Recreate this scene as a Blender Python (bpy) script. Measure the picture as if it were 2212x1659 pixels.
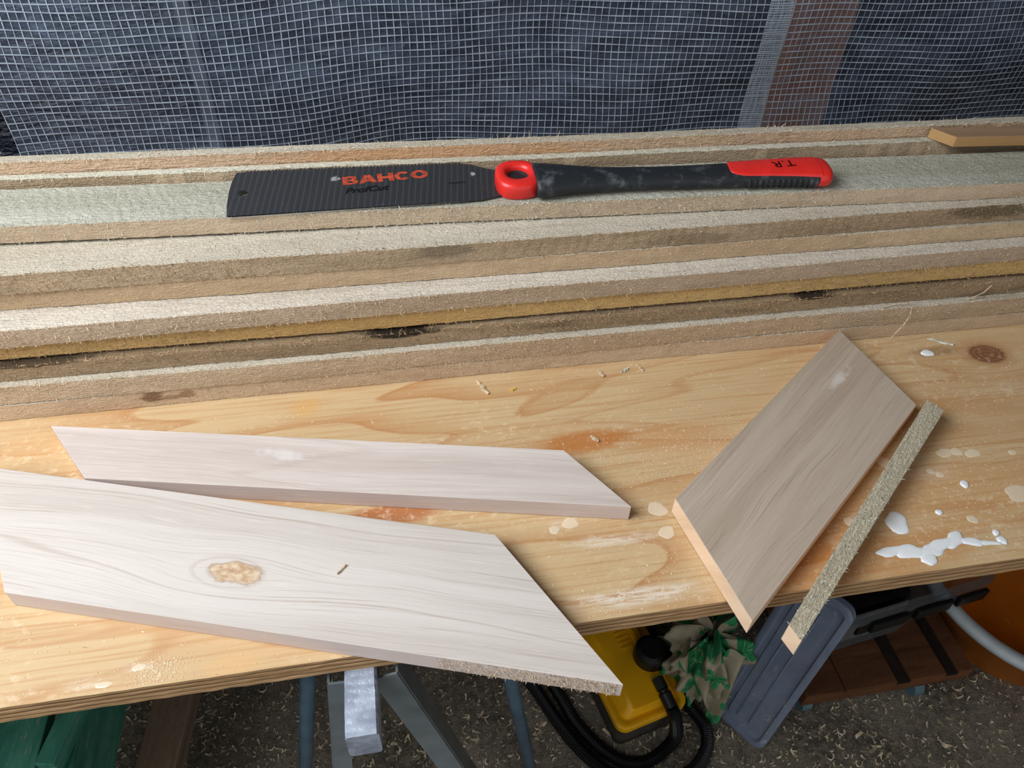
import bpy, bmesh, math, random
from mathutils import Vector, Matrix, Euler

for o in list(bpy.data.objects):
    bpy.data.objects.remove(o)
scene = bpy.context.scene
COL = scene.collection
BT = 0.85            # bench top above the floor (m); coordinates below are relative to the bench top
PI = math.pi

# ------------------------------------------------------------------ camera
CAM_H = 0.48
F_ = Vector((0.14356261, 0.70563277, -0.69388196))
R_ = Vector((0.98478528, -0.17123312, 0.02961691))
U_ = Vector((0.09791691, 0.68757663, 0.71947944))
cam = bpy.data.cameras.new('camera')
cam.sensor_fit = 'HORIZONTAL'
cam.sensor_width = 36.0
cam.lens = 1640.0 / 2212.0 * 36.0
cam.clip_start = 0.02
camo = bpy.data.objects.new('camera', cam)
COL.objects.link(camo)
m = Matrix(((R_.x, U_.x, -F_.x, 0), (R_.y, U_.y, -F_.y, 0), (R_.z, U_.z, -F_.z, CAM_H + BT), (0, 0, 0, 1)))
camo.matrix_world = m
scene.camera = camo

# ------------------------------------------------------------------ world, light, exposure
scene.view_settings.view_transform = 'Standard'
scene.view_settings.look = 'None'
scene.view_settings.gamma = 1.0
scene.view_settings.use_curve_mapping = False
scene.view_settings.exposure = 0.0
world = bpy.data.worlds.new('overcast')
scene.world = world
world.use_nodes = True
bg = world.node_tree.nodes['Background']
bg.inputs[0].default_value = (0.90, 0.95, 1.0, 1)
bg.inputs[1].default_value = 0.80

def area_light(name, loc, target, sx, sy, power, color):
    l = bpy.data.lights.new(name, 'AREA')
    l.shape = 'RECTANGLE'
    l.size, l.size_y = sx, sy
    l.energy = power
    l.color = color
    o = bpy.data.objects.new(name, l)
    COL.objects.link(o)
    o.location = loc
    d = Vector(target) - Vector(loc)
    o.rotation_euler = d.to_track_quat('-Z', 'Y').to_euler()
    return o
# daylight from the left; lamp hangs inside the room, short of the added window
area_light('left_daylight', (-0.74, 0.17, BT + 0.94), (0.05, 0.48, BT), 0.82, 0.66, 22.5, (0.92, 0.965, 1.0))

# ------------------------------------------------------------------ helpers
def s2l(r, g, b):
    def f(c):
        c /= 255.0
        return c / 12.92 if c <= 0.04045 else ((c + 0.055) / 1.055) ** 2.4
    return (f(r), f(g), f(b), 1.0)

class MB:
    """collects geometry, builds one mesh object"""
    def __init__(s):
        s.v, s.f, s.mi = [], [], []
    def add(s, vs, fs, mi=0):
        o = len(s.v)
        s.v += [tuple(p) for p in vs]
        s.f += [tuple(i + o for i in f) for f in fs]
        s.mi += [mi] * len(fs)
        return s
    def box(s, x0, x1, y0, y1, z0, z1, mi=0):
        vs = [(x, y, z) for z in (z0, z1) for y in (y0, y1) for x in (x0, x1)]
        return s.add(vs, [(0, 2, 3, 1), (4, 5, 7, 6), (0, 1, 5, 4), (2, 6, 7, 3), (0, 4, 6, 2), (1, 3, 7, 5)], mi)
    def prism(s, poly, z0, z1, mi=0, mside=None):
        n = len(poly)
        vs = [(p[0], p[1], z0) for p in poly] + [(p[0], p[1], z1) for p in poly]
        s.add(vs, [tuple(range(n))[::-1], tuple(range(n, 2 * n))], mi)
        o = len(s.v) - 2 * n
        for i in range(n):
            j = (i + 1) % n
            s.f.append((o + i, o + j, o + n + j, o + n + i))
            s.mi.append(mi if mside is None else mside)
        return s
    def hull8(s, bot, top, mi=0):
        return s.add(list(bot) + list(top), [(3, 2, 1, 0), (4, 5, 6, 7), (0, 1, 5, 4), (1, 2, 6, 5), (2, 3, 7, 6), (3, 0, 4, 7)], mi)
    def bar(s, a, b, w, h, up=(0, 0, 1), mi=0):
        a, b = Vector(a), Vector(b)
        d = (b - a).normalized()
        u = Vector(up)
        r = d.cross(u).normalized()
        u = r.cross(d).normalized()
        q = [(-1, -1), (1, -1), (1, 1), (-1, 1)]
        A = [a + r * (w / 2 * i) + u * (h / 2 * j) for i, j in q]
        B = [b + r * (w / 2 * i) + u * (h / 2 * j) for i, j in q]
        return s.hull8(A, B, mi)
    def tube(s, pts, rad, n=12, caps=True, mi=0):
        pts = [Vector(p) for p in pts]
        rings = []
        prev = None
        for i, p in enumerate(pts):
            t = (pts[min(i + 1, len(pts) - 1)] - pts[max(i - 1, 0)]).normalized()
            if prev is None:
                a = Vector((0, 0, 1)) if abs(t.z) < 0.9 else Vector((1, 0, 0))
                nrm = (a - t * a.dot(t)).normalized()
            else:
                nrm = (prev - t * prev.dot(t)).normalized()
            prev = nrm
            bn = t.cross(nrm)
            r = rad[i] if isinstance(rad, (list, tuple)) else rad
            rings.append([p + nrm * (r * math.cos(2 * PI * k / n)) + bn * (r * math.sin(2 * PI * k / n)) for k in range(n)])
        vs = [v for rg in rings for v in rg]
        fs = []
        for i in range(len(pts) - 1):
            for k in range(n):
                k2 = (k + 1) % n
                fs.append((i * n + k, i * n + k2, (i + 1) * n + k2, (i + 1) * n + k))
        if caps:
            fs.append(tuple(range(n))[::-1])
            fs.append(tuple((len(pts) - 1) * n + k for k in range(n)))
        return s.add(vs, fs, mi)
    def lathe(s, prof, cx, cy, n=40, mi=0):
        vs = [(cx + r * math.cos(2 * PI * k / n), cy + r * math.sin(2 * PI * k / n), z) for r, z in prof for k in range(n)]
        fs = []
        for i in range(len(prof) - 1):
            for k in range(n):
                k2 = (k + 1) % n
                fs.append((i * n + k, i * n + k2, (i + 1) * n + k2, (i + 1) * n + k))
        return s.add(vs, fs, mi)
    def grid(s, nu, nv, fn, mi=0, wrap=False):
        vs = [fn(i / nu, j / nv) for j in range(nv + 1) for i in range(nu + 1)]
        w = nu + 1
        fs = [(j * w + i, j * w + i + 1, (j + 1) * w + i + 1, (j + 1) * w + i) for j in range(nv) for i in range(nu)]
        return s.add(vs, fs, mi)
    def build(s, name, mats, parent=None, loc=(0, 0, 0), rot=(0, 0, 0), smooth=False, bevel=0, bseg=2):
        me = bpy.data.meshes.new(name)
        me.from_pydata(s.v, [], s.f)
        if not isinstance(mats, (list, tuple)):
            mats = [mats]
        for mm in mats:
            me.materials.append(mm)
        if len(mats) > 1:
            me.polygons.foreach_set('material_index', s.mi)
        if smooth:
            me.polygons.foreach_set('use_smooth', [True] * len(me.polygons))
        me.update()
        if bevel:
            bm = bmesh.new()
            bm.from_mesh(me)
            bmesh.ops.recalc_face_normals(bm, faces=bm.faces)
            bmesh.ops.bevel(bm, geom=bm.edges[:], offset=bevel, segments=bseg, affect='EDGES', profile=0.5, clamp_overlap=True)
            bm.to_mesh(me)
            bm.free()
        o = bpy.data.objects.new(name, me)
        COL.objects.link(o)
        place(o, parent, loc, rot)
        return o

def place(o, parent, loc, rot=(0, 0, 0)):
    if parent is None:
        o.location = (loc[0], loc[1], loc[2] + BT)
    else:
        o.parent = parent
        o.location = loc
    o.rotation_euler = rot

def empty(name, loc, rot=(0, 0, 0)):
    o = bpy.data.objects.new(name, None)
    o.empty_display_size = 0.03
    COL.objects.link(o)
    place(o, None, loc, rot)
    return o

def tag(o, label=None, cat=None, group=None, kind=None):
    if label: o['label'] = label
    if cat: o['category'] = cat
    if group: o['group'] = group
    if kind: o['kind'] = kind
    return o

def smooth_by_angle(o, ang=0.6):
    me = o.data
    me.polygons.foreach_set('use_smooth', [True] * len(me.polygons))
    bm = bmesh.new(); bm.from_mesh(me)
    for e in bm.edges:
        if len(e.link_faces) == 2 and e.calc_face_angle(0) > ang:
            e.smooth = False
    bm.to_mesh(me); bm.free()
    return o

def rel(o, p):
    """bench-relative point -> local coordinates of an unrotated top-level object"""
    return (p[0] - o.location.x, p[1] - o.location.y, p[2] - (o.location.z - BT))

# ------------------------------------------------------------------ material builder
class M:
    def __init__(s, name, rough=0.6, spec=0.3):
        s.m = bpy.data.materials.new(name)
        s.m.use_nodes = True
        s.t = s.m.node_tree
        s.b = s.t.nodes['Principled BSDF']
        s.b.inputs['Roughness'].default_value = rough
        s.b.inputs['Specular IOR Level'].default_value = spec
        s._co = None
    def nd(s, typ, **kw):
        n = s.t.nodes.new(typ)
        for k, v in kw.items():
            setattr(n, k, v)
        return n
    def put(s, sock, v):
        if isinstance(v, bpy.types.NodeSocket):
            s.t.links.new(v, sock)
        elif isinstance(v, (tuple, list)) and len(v) == 4 and sock.type == 'VECTOR':
            sock.default_value = v[:3]
        else:
            sock.default_value = v
    def co(s):
        if s._co is None:
            s._co = s.nd('ShaderNodeTexCoord').outputs['Object']
        return s._co
    def xyz(s, v=None):
        n = s.nd('ShaderNodeSeparateXYZ')
        s.put(n.inputs[0], v or s.co())
        return n.outputs
    def vec(s, x, y, z):
        n = s.nd('ShaderNodeCombineXYZ')
        for i, q in enumerate((x, y, z)):
            s.put(n.inputs[i], q)
        return n.outputs[0]
    def scl(s, sc, off=(0, 0, 0), v=None):
        n = s.nd('ShaderNodeVectorMath', operation='MULTIPLY_ADD')
        s.put(n.inputs[0], v or s.co())
        n.inputs[1].default_value = sc
        n.inputs[2].default_value = off
        return n.outputs[0]
    def ma(s, op, a, b=0.0, c=0.0, clamp=False):
        n = s.nd('ShaderNodeMath', operation=op)
        n.use_clamp = clamp
        s.put(n.inputs[0], a); s.put(n.inputs[1], b)
        if op in ('MULTIPLY_ADD', 'SMOOTH_MIN', 'SMOOTH_MAX', 'COMPARE'): s.put(n.inputs[2], c)
        return n.outputs[0]
    def noise(s, v, scale=1.0, detail=3.0, rough=0.55, dist=0.0):
        n = s.nd('ShaderNodeTexNoise')
        s.put(n.inputs['Vector'], v)
        n.inputs['Scale'].default_value = scale
        n.inputs['Detail'].default_value = detail
        n.inputs['Roughness'].default_value = rough
        n.inputs['Distortion'].default_value = dist
        return n.outputs[0]
    def ramp(s, v, lo, hi, a=0.0, b=1.0, smooth=True):
        n = s.nd('ShaderNodeMapRange')
        n.interpolation_type = 'SMOOTHSTEP' if smooth else 'LINEAR'
        s.put(n.inputs[0], v)
        for i, q in ((1, lo), (2, hi), (3, a), (4, b)):
            s.put(n.inputs[i], q)
        return n.outputs[0]
    def mix(s, f, a, b, blend='MIX'):
        n = s.nd('ShaderNodeMix', data_type='RGBA', blend_type=blend)
        s.put(n.inputs[0], f); s.put(n.inputs[6], a); s.put(n.inputs[7], b)
        return n.outputs[2]
    def col(s, c):
        s.put(s.b.inputs['Base Color'], c)
        return s
    def bump(s, h, strength=0.5, dist=0.001, prev=None):
        n = s.nd('ShaderNodeBump')
        n.inputs['Strength'].default_value = strength
        n.inputs['Distance'].default_value = dist
        s.put(n.inputs['Height'], h)
        if prev is not None: s.put(n.inputs['Normal'], prev)
        s.put(s.b.inputs['Normal'], n.outputs[0])
        return n.outputs[0]
    def ell(s, x, y, cx, cy, rx, ry, wob=None):
        """0 at the centre, 1 on the ellipse, grows outward"""
        a = s.ma('DIVIDE', s.ma('SUBTRACT', x, cx), rx)
        b = s.ma('DIVIDE', s.ma('SUBTRACT', y, cy), ry)
        d = s.ma('ADD', s.ma('MULTIPLY', a, a), s.ma('MULTIPLY', b, b))
        d = s.ma('SQRT', d)
        if wob is not None: d = s.ma('ADD', d, wob)
        return d

def plain(name, c, rough=0.6, spec=0.3, metal=0.0, mott=0.12, sc=40.0, bump=0.0):
    q = M(name, rough, spec)
    n = q.noise(q.co(), sc, 4)
    dark = tuple(v * (1 - 2.2 * mott) for v in c[:3]) + (1,)
    lite = tuple(min(1, v * (1 + mott)) for v in c[:3]) + (1,)
    q.col(q.mix(q.ramp(n, 0.3, 0.7), dark, lite))
    q.b.inputs['Metallic'].default_value = metal
    if bump: q.bump(n, bump, 0.001)
    return q.m

def sawn(name, c1, c2, stain=(0.10, 0.075, 0.05, 1), samt=0.25, seed=0.0, marks=0.0, fuzz=0.9, coarse=420.0, spots=()):
    """rough-sawn timber: grain runs along local x"""
    q = M(name, 0.85, 0.15)
    off = (seed * 3.1, seed * 1.7, seed * 2.3)
    big = q.noise(q.scl((3.0, 22, 22), off), 1, 4)
    mid = q.noise(q.scl((30, 160, 160), off), 1, 4)
    c = q.mix(q.ramp(big, 0.3, 0.7), c1, c2)
    c = q.mix(q.ramp(mid, 0.45, 0.75, 0, 0.45), c, tuple(v * 0.72 for v in c2[:3]) + (1,))
    st = q.noise(q.scl((7, 60, 60), (seed * 5.3 + 2, seed, 4)), 1, 4, 0.6)
    c = q.mix(q.ramp(st, 0.60 - samt * 0.25, 0.80, 0, min(1, samt * 2.2)), c, stain)
    fz = q.noise(q.scl((coarse, coarse * 1.5, coarse * 1.5), off), 1, 3, 0.6, 0.8)
    fl = q.noise(q.scl((coarse * 0.3, coarse * 2.2, coarse * 2.2), off), 1, 2, 0.6)
    c = q.mix(q.ramp(fz, 0.50, 0.72, 0, 0.40), c, tuple(min(1, v * 1.35) for v in c1[:3]) + (1,))
    c = q.mix(q.ramp(fl, 0.56, 0.75, 0, 0.35), c, tuple(v * 0.5 for v in c2[:3]) + (1,))
    if spots:
        x, y, z = q.xyz()
        wob = q.ma('MULTIPLY', q.ma('SUBTRACT', q.noise(q.scl((60, 200, 260), off), 1, 4, 0.6), 0.5), 1.3)
        for sx, sz, rx, rz, rgb, al in spots:
            e = q.ell(x, z, sx, sz, rx, rz, wob)
            c = q.mix(q.ramp(e, 0.55, 1.15, al, 0), c, s2l(*rgb))
    q.col(c)
    h = q.ma('ADD', fz, q.ma('MULTIPLY', fl, 0.8))
    if marks:
        x, y, z = q.xyz()
        w = q.ma('SINE', q.ma('ADD', q.ma('MULTIPLY', q.ma('ADD', x, q.ma('MULTIPLY', y, 0.45)), 2 * PI / 0.0105), q.ma('MULTIPLY', q.noise(q.scl((22, 30, 30), off), 1, 3), 16.0)))
        w = q.ma('MULTIPLY', w, q.ramp(q.noise(q.scl((9, 14, 14), off), 1, 2), 0.4, 0.62))
        h = q.ma('ADD', h, q.ma('MULTIPLY', w, marks))
    q.bump(h, fuzz, 0.0020)
    return q.m

def planed(name, light, mid, dark, seed=0.0, knots=(), dust=None, kcol=((172, 136, 98), (214, 190, 160)), lines=1.0, streak=0.35):
    """smooth board; knots = (x, y, rx, ry, flow) in local coordinates"""
    q = M(name, 0.62, 0.25)
    x, y, z = q.xyz()
    v = y
    for kx, ky, rx, ry, fl in knots:
        e = q.ell(x, y, kx, ky, rx * 3.2, ry * 3.2)
        g = q.ma('POWER', 2.718, q.ma('MULTIPLY', q.ma('MULTIPLY', e, e), -1.0))
        v = q.ma('SUBTRACT', v, q.ma('MULTIPLY', q.ma('MULTIPLY', q.ma('SUBTRACT', y, ky), g), fl))
    warp = q.noise(q.scl((4, 9, 9), (seed, seed * 2, 0)), 1, 2)
    v = q.ma('ADD', v, q.ma('MULTIPLY', q.ma('SUBTRACT', warp, 0.5), 0.03))
    vz = q.ma('ADD', q.ma('MULTIPLY', z, 0.7), v)
    broad = q.noise(q.vec(q.ma('MULTIPLY', x, 2.0), q.ma('MULTIPLY', vz, 45.0), seed), 1, 3)
    c = q.mix(q.ramp(broad, 0.35, 0.68), light, mid)
    ln = q.noise(q.vec(q.ma('MULTIPLY', x, 1.1), q.ma('MULTIPLY', vz, 20.0), seed + 4.0), 1, 1)
    band = q.ma('SUBTRACT', 1.0, q.ramp(q.ma('ABSOLUTE', q.ma('SUBTRACT', ln, 0.5)), 0.0, 0.009))
    c = q.mix(q.ma('MULTIPLY', band, 0.38 * lines), c, dark)
    fine = q.noise(q.vec(q.ma('MULTIPLY', x, 9.0), q.ma('MULTIPLY', vz, 1350.0), seed + 9.0), 1, 3, 0.7)
    c = q.mix(q.ramp(fine, 0.53, 0.70, 0, streak * 1.35), c, dark)
    wt = q.noise(q.vec(q.ma('MULTIPLY', x, 30.0), q.ma('MULTIPLY', vz, 700.0), seed + 19.0), 1, 3, 0.7)
    c = q.mix(q.ramp(wt, 0.52, 0.75, 0, 0.40), c, tuple(min(1, k * 1.18) for k in light[:3]) + (1,))
    h = q.ma('MULTIPLY', fine, -1.0)
    for kx, ky, rx, ry, fl in knots:
        wob = q.ma('MULTIPLY', q.ma('SUBTRACT', q.noise(q.scl((70, 110, 90), (seed, 0, 0)), 1, 5), 0.5), 1.6)
        e = q.ell(x, y, kx, ky, rx, ry, wob)
        e2 = q.ell(x, y, kx - 0.3 * rx, ky, rx, ry, q.ma('MULTIPLY', wob, 0.2))
        rings = q.ma('SINE', q.ma('MULTIPLY', e2, 9.0))
        halo = q.ramp(e2, 1.2, 2.2, 1, 0)
        c = q.mix(q.ma('MULTIPLY', halo, q.ramp(rings, 0.2, 1.0, 0.05, 0.35)), c, dark)
        core = q.ramp(e, 0.8, 1.15, 0.9, 0)
        c = q.mix(q.ma('MULTIPLY', q.ramp(e, 0.85, 1.0), q.ramp(e, 1.02, 1.25, 0.6, 0)), c, s2l(150, 118, 88))
        kn = q.noise(q.scl((150, 260, 260)), 1, 6, 0.75)
        kc = q.mix(q.ramp(kn, 0.35, 0.65), s2l(*kcol[0]), s2l(*kcol[1]))
        c = q.mix(core, c, kc)
        h = q.ma('ADD', h, q.ma('MULTIPLY', q.ma('MULTIPLY', core, kn), 2.2))
    if dust:
        dx, dy, rx, ry = dust
        wob = q.ma('MULTIPLY', q.ma('SUBTRACT', q.noise(q.scl((110, 110, 110)), 1, 4), 0.5), 2.6)
        e = q.ell(x, y, dx, dy, rx, ry, wob)
        c = q.mix(q.ramp(e, 0.0, 1.3, 0.45, 0), c, s2l(226, 222, 218))
    q.col(c)
    q.bump(h, 0.28, 0.0006)
    return q.m

# ------------------------------------------------------------------ materials
RND = random.Random(7)
m_floor = None
def floor_mat():
    q = M('concrete_floor', 0.95, 0.1)
    a = q.noise(q.scl((6, 6, 6)), 1, 6, 0.65)
    b = q.noise(q.scl((70, 70, 70)), 1, 5, 0.7)
    c = q.mix(q.ramp(a, 0.35, 0.65), s2l(92, 86, 78), s2l(138, 129, 116))
    c = q.mix(q.ramp(b, 0.42, 0.62, 0, 0.6), c, s2l(160, 148, 128))
    d = q.noise(q.scl((230, 230, 230)), 1, 4, 0.7)
    c = q.mix(q.ramp(d, 0.53, 0.66, 0, 0.6), c, s2l(48, 42, 36))
    q.col(c)
    q.bump(q.ma('ADD', b, d), 0.9, 0.004)
    return q.m
m_floor = floor_mat()

def ply_top_mat():
    q = M('pine_veneer', 0.50, 0.35)
    x, y, z = q.xyz()
    # knot and resin streaks bend the grain
    v = y
    for kx, ky, rx, ry, fl in ((0.5655, 0.4642, 0.060, 0.030, 0.85), (0.16, 0.395, 0.13, 0.03, 0.5), (-0.26, 0.33, 0.10, 0.03, 0.5)):
        e = q.ell(x, y, kx, ky, rx, ry)
        g = q.ma('POWER', 2.718, q.ma('MULTIPLY', q.ma('MULTIPLY', e, e), -1.0))
        v = q.ma('SUBTRACT', v, q.ma('MULTIPLY', q.ma('MULTIPLY', q.ma('SUBTRACT', y, ky), g), fl))
    flow = q.noise(q.vec(q.ma('MULTIPLY', x, 2.2), q.ma('MULTIPLY', v, 11.0), 3.7), 1, 2, 0.5, 0.3)
    rings = q.ma('FRACT', q.ma('MULTIPLY', flow, 7.0))
    late = q.ma('MULTIPLY', q.ramp(rings, 0.35, 0.93), q.ramp(rings, 0.93, 1.0, 1, 0))
    patch = q.noise(q.vec(q.ma('MULTIPLY', x, 3.0), q.ma('MULTIPLY', y, 7.0), 8.1), 1, 2)
    amt = q.ramp(patch, 0.38, 0.66, 0.12, 0.85)
    right = q.ramp(x, -0.15, 0.25, 0.55, 1.0)
    c = q.mix(q.ma('MULTIPLY', q.ma('MULTIPLY', late, amt), right), s2l(198, 170, 130), s2l(174, 118, 66))
    fine = q.noise(q.vec(q.ma('MULTIPLY', x, 9.0), q.ma('MULTIPLY', v, 320.0), 2.0), 1, 3, 0.6)
    c = q.mix(q.ramp(fine, 0.42, 0.75, 0, 0.60), c, s2l(176, 126, 76))
    c = q.mix(q.ma('MULTIPLY', q.ramp(rings, 0.86, 0.93), q.ramp(rings, 0.95, 1.0, 0.26, 0)), c, s2l(166, 104, 54))
    wob = q.ma('MULTIPLY', q.ma('SUBTRACT', q.noise(q.vec(q.ma('MULTIPLY', x, 14.0), q.ma('MULTIPLY', y, 45.0), 1.0), 1, 4), 0.5), 1.5)
    # orange resin stains and water marks
    for sx, sy, rx, ry, a, colr in ((0.150, 0.410, 0.050, 0.014, 0.85, (178, 112, 55)), (0.225, 0.405, 0.05, 0.016, 0.45, (190, 128, 70)),
                                    (-0.010, 0.360, 0.040, 0.012, 0.8, (165, 92, 45)), (-0.085, 0.483, 0.016, 0.014, 0.55, (205, 158, 95)),
                                    (0.235, 0.385, 0.05, 0.018, 0.35, (206, 168, 128)), (-0.125, 0.255, 0.02, 0.010, 0.35, (210, 165, 105)),
                                    (0.33, 0.265, 0.10, 0.022, 0.55, (182, 120, 60)), (0.40, 0.40, 0.10, 0.02, 0.3, (186, 130, 72)),
                                    (0.45, 0.31, 0.14, 0.035, 0.35, (196, 140, 84)), (-0.28, 0.47, 0.06, 0.02, 0.35, (214, 170, 120)),
                                    (0.52, 0.475, 0.03, 0.008, 0.5, (120, 84, 52))):
        e = q.ell(x, y, sx, sy, rx, ry, wob)
        c = q.mix(q.ramp(e, 0.45, 1.25, a, 0), c, s2l(*colr))
    # knot
    e = q.ell(x, y, 0.5655, 0.4642, 0.0205, 0.0145, q.ma('MULTIPLY', wob, 0.28))
    kr = q.ma('SINE', q.ma('MULTIPLY', e, 22.0))
    c = q.mix(q.ramp(e, 0.85, 1.7, 0.5, 0), c, s2l(160, 110, 66))
    c = q.mix(q.ramp(e, 0.75, 1.08, 0.92, 0), c, q.mix(q.ramp(kr, -1, 1, 0.25, 0.8), s2l(96, 60, 40), s2l(142, 96, 66)))
    # small dashes (tracheids, old planer dents) along the grain
    ds = q.noise(q.vec(q.ma('MULTIPLY', x, 120.0), q.ma('MULTIPLY', y, 520.0), 5.0), 1, 2, 0.5)
    dm = q.ramp(ds, 0.70, 0.76, 0, 0.55)
    c = q.mix(dm, c, s2l(140, 100, 62))
    # sanded dust film
    du = q.noise(q.scl((120, 160, 100), (3, 1, 0)), 1, 5, 0.7)
    dz = q.ramp(q.noise(q.scl((5, 9, 5), (7, 3, 0)), 1, 2), 0.42, 0.65, 0, 0.8)
    c = q.mix(q.ma('MULTIPLY', q.ramp(du, 0.52, 0.66, 0, 0.5), dz), c, s2l(232, 212, 182))
    smear = q.ma('MAXIMUM', q.ramp(q.noise(q.vec(q.ma('MULTIPLY', x, 40.0), q.ma('MULTIPLY', y, 420.0), 6.0), 1, 4, 0.7), 0.40, 0.60, 0.15, 1.0), q.ramp(du, 0.5, 0.6, 0.0, 0.8))
    # whitish glue residue scraped along the front edge and by the short board
    for sx, sy, rx, ry, a in ((0.150, 0.2625, 0.065, 0.0085, 0.95), (0.145, 0.3105, 0.042, 0.0055, 0.8), (0.110, 0.330, 0.012, 0.006, 0.55), (0.42, 0.335, 0.03, 0.010, 0.35),
                              (-0.185, 0.262, 0.012, 0.004, 0.5), (-0.215, 0.2555, 0.02, 0.005, 0.4), (0.55, 0.42, 0.05, 0.012, 0.25)):
        e = q.ell(x, y, sx, sy, rx, ry, q.ma('MULTIPLY', wob, 1.3))
        c = q.mix(q.ma('MULTIPLY', q.ramp(e, 0.2, 1.15, a, 0), smear), c, s2l(222, 208, 190))
    q.col(c)
    h = q.ma('ADD', q.ma('MULTIPLY', fine, 0.6), q.ma('MULTIPLY', dm, -1.2))
    q.bump(h, 0.25, 0.0008)
    return q.m
m_plytop = ply_top_mat()

def ply_edge_mat(name, c1, c2, seed):
    q = M(name, 0.85, 0.12)
    a = q.noise(q.scl((16, 60, 500), (seed, 0, seed)), 1, 4, 0.65)
    b = q.noise(q.scl((7, 20, 120), (seed * 2, 0, 1)), 1, 3)
    c = q.mix(q.ramp(a, 0.3, 0.7), c1, c2)
    c = q.mix(q.ramp(b, 0.62, 0.75, 0, 0.75), c, s2l(62, 40, 24))
    q.col(c)
    q.bump(a, 0.7, 0.001)
    return q.m
m_ply_a = ply_edge_mat('ply_long_grain', s2l(186, 152, 112), s2l(156, 122, 86), 1.0)
m_ply_b = ply_edge_mat('ply_end_grain', s2l(150, 118, 84), s2l(116, 88, 62), 4.0)

m_glue = M('dried_glue', 0.22, 0.5)
m_glue.col(s2l(226, 228, 230)); m_glue.b.inputs['Subsurface Weight'].default_value = 0.0
m_glue = m_glue.m
m_glue_thin = M('thin_glue', 0.22, 0.5)
m_glue_thin.col(s2l(216, 196, 168)); m_glue_thin = m_glue_thin.m

m_fibre = plain('torn_fibre', s2l(206, 184, 154), 0.9, 0.05, mott=0.2, sc=300)
m_fibre_tan = plain('tan_fibre', s2l(176, 148, 114), 0.9, 0.05, mott=0.25, sc=300)
m_fibre_grey = plain('pale_fibre', s2l(196, 192, 174), 0.9, 0.05, mott=0.2, sc=300)
m_dust = plain('sawdust_flakes', s2l(236, 214, 180), 0.9, 0.05, mott=0.10, sc=400)
m_shaving = plain('wood_shaving', s2l(214, 196, 168), 0.85, 0.1, mott=0.25, sc=60)

# ------------------------------------------------------------------ setting: floor, walls, added window
FZ = -BT
mb = MB(); mb.box(-1.75, 2.6, -1.6, 1.4, -0.06, 0.0)
fl = mb.build('floor', m_floor, loc=(0, 0, FZ)); tag(fl, 'dirty grey concrete floor under the bench', 'floor', kind='structure')

def backwall_mat():
    q = M('dark_lining', 0.5, 0.35)
    a = q.noise(q.scl((5, 5, 7)), 1, 4, 0.6)
    b = q.noise(q.scl((22, 22, 60), (2, 0, 0)), 1, 4, 0.6, 0.6)
    x, y, z = q.xyz()
    c = q.mix(q.ramp(a, 0.4, 0.62), s2l(16, 22, 36), s2l(44, 42, 46))
    c = q.mix(q.ramp(b, 0.58, 0.72, 0, 0.6), c, s2l(70, 76, 92))
    c = q.mix(q.ma('MULTIPLY', q.ramp(a, 0.35, 0.55), q.ramp(x, 0.15, 0.45, 0, 0.8)), c, s2l(30, 27, 20))
    q.col(c)
    q.bump(b, 0.8, 0.02)
    return q.m
mb = MB(); mb.box(-1.75, 2.6, 0, 0.03, 0, 2.3)
tag(mb.build('wall_back', backwall_mat(), loc=(0, 0.99, FZ)), 'dark lined back wall behind the clear mesh sheet', 'wall', kind='structure')
m_wall = plain('grey_boards', s2l(150, 140, 126), 0.85, 0.15, sc=12)
mb = MB()   # unseen left wall, opening added to give the side lamp a window
mb.box(-0.05, 0, -1.15, 0.02, 0, 2.6); mb.box(-0.05, 0, 1.25, 1.47, 0, 2.6)
mb.box(-0.05, 0, 0.02, 1.25, 0, 1.12); mb.box(-0.05, 0, 0.02, 1.25, 2.45, 2.6)
tag(mb.build('wall_left', m_wall, loc=(-1.18, -0.44, FZ)), 'unseen boarded left wall, opening added as source for the side light', 'wall', kind='structure')
m_trim = plain('window_paint', s2l(205, 200, 190), 0.6)
mb = MB()  # unseen frame, added so the side lamp has a window behind it
mb.box(0, 0.05, 0.02, 0.07, 1.12, 2.45); mb.box(0, 0.05, 1.20, 1.25, 1.12, 2.45)
mb.box(0, 0.05, 0.07, 1.20, 1.12, 1.17); mb.box(0, 0.05, 0.07, 1.20, 2.40, 2.45)
tag(mb.build('added_window', m_trim, loc=(-1.178, -0.45, FZ)), 'unseen window frame added to account for the side light', 'window', kind='structure')

mb = MB(); mb.box(-1.23, 1.75, -1.25, 1.03, 2.6, 2.65)  # unseen ceiling, added to keep sky light from falling from above
tag(mb.build('ceiling', plain('ceiling_boards', s2l(120, 108, 94), 0.85, 0.15, sc=10), loc=(0, 0, FZ)), 'unseen boarded ceiling added to cut the overhead sky light', 'ceiling', kind='structure')
mb = MB(); mb.box(0, 0.05, -1.25, 1.03, 0, 2.6)  # unseen wall, added to block ambient light and darken the right side
tag(mb.build('shade_wall_right', plain('right_wall_boards', s2l(96, 84, 70), 0.85, 0.15, sc=10), loc=(1.70, 0, FZ)), 'unseen boarded right wall added to darken that side', 'wall', kind='structure')

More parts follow.
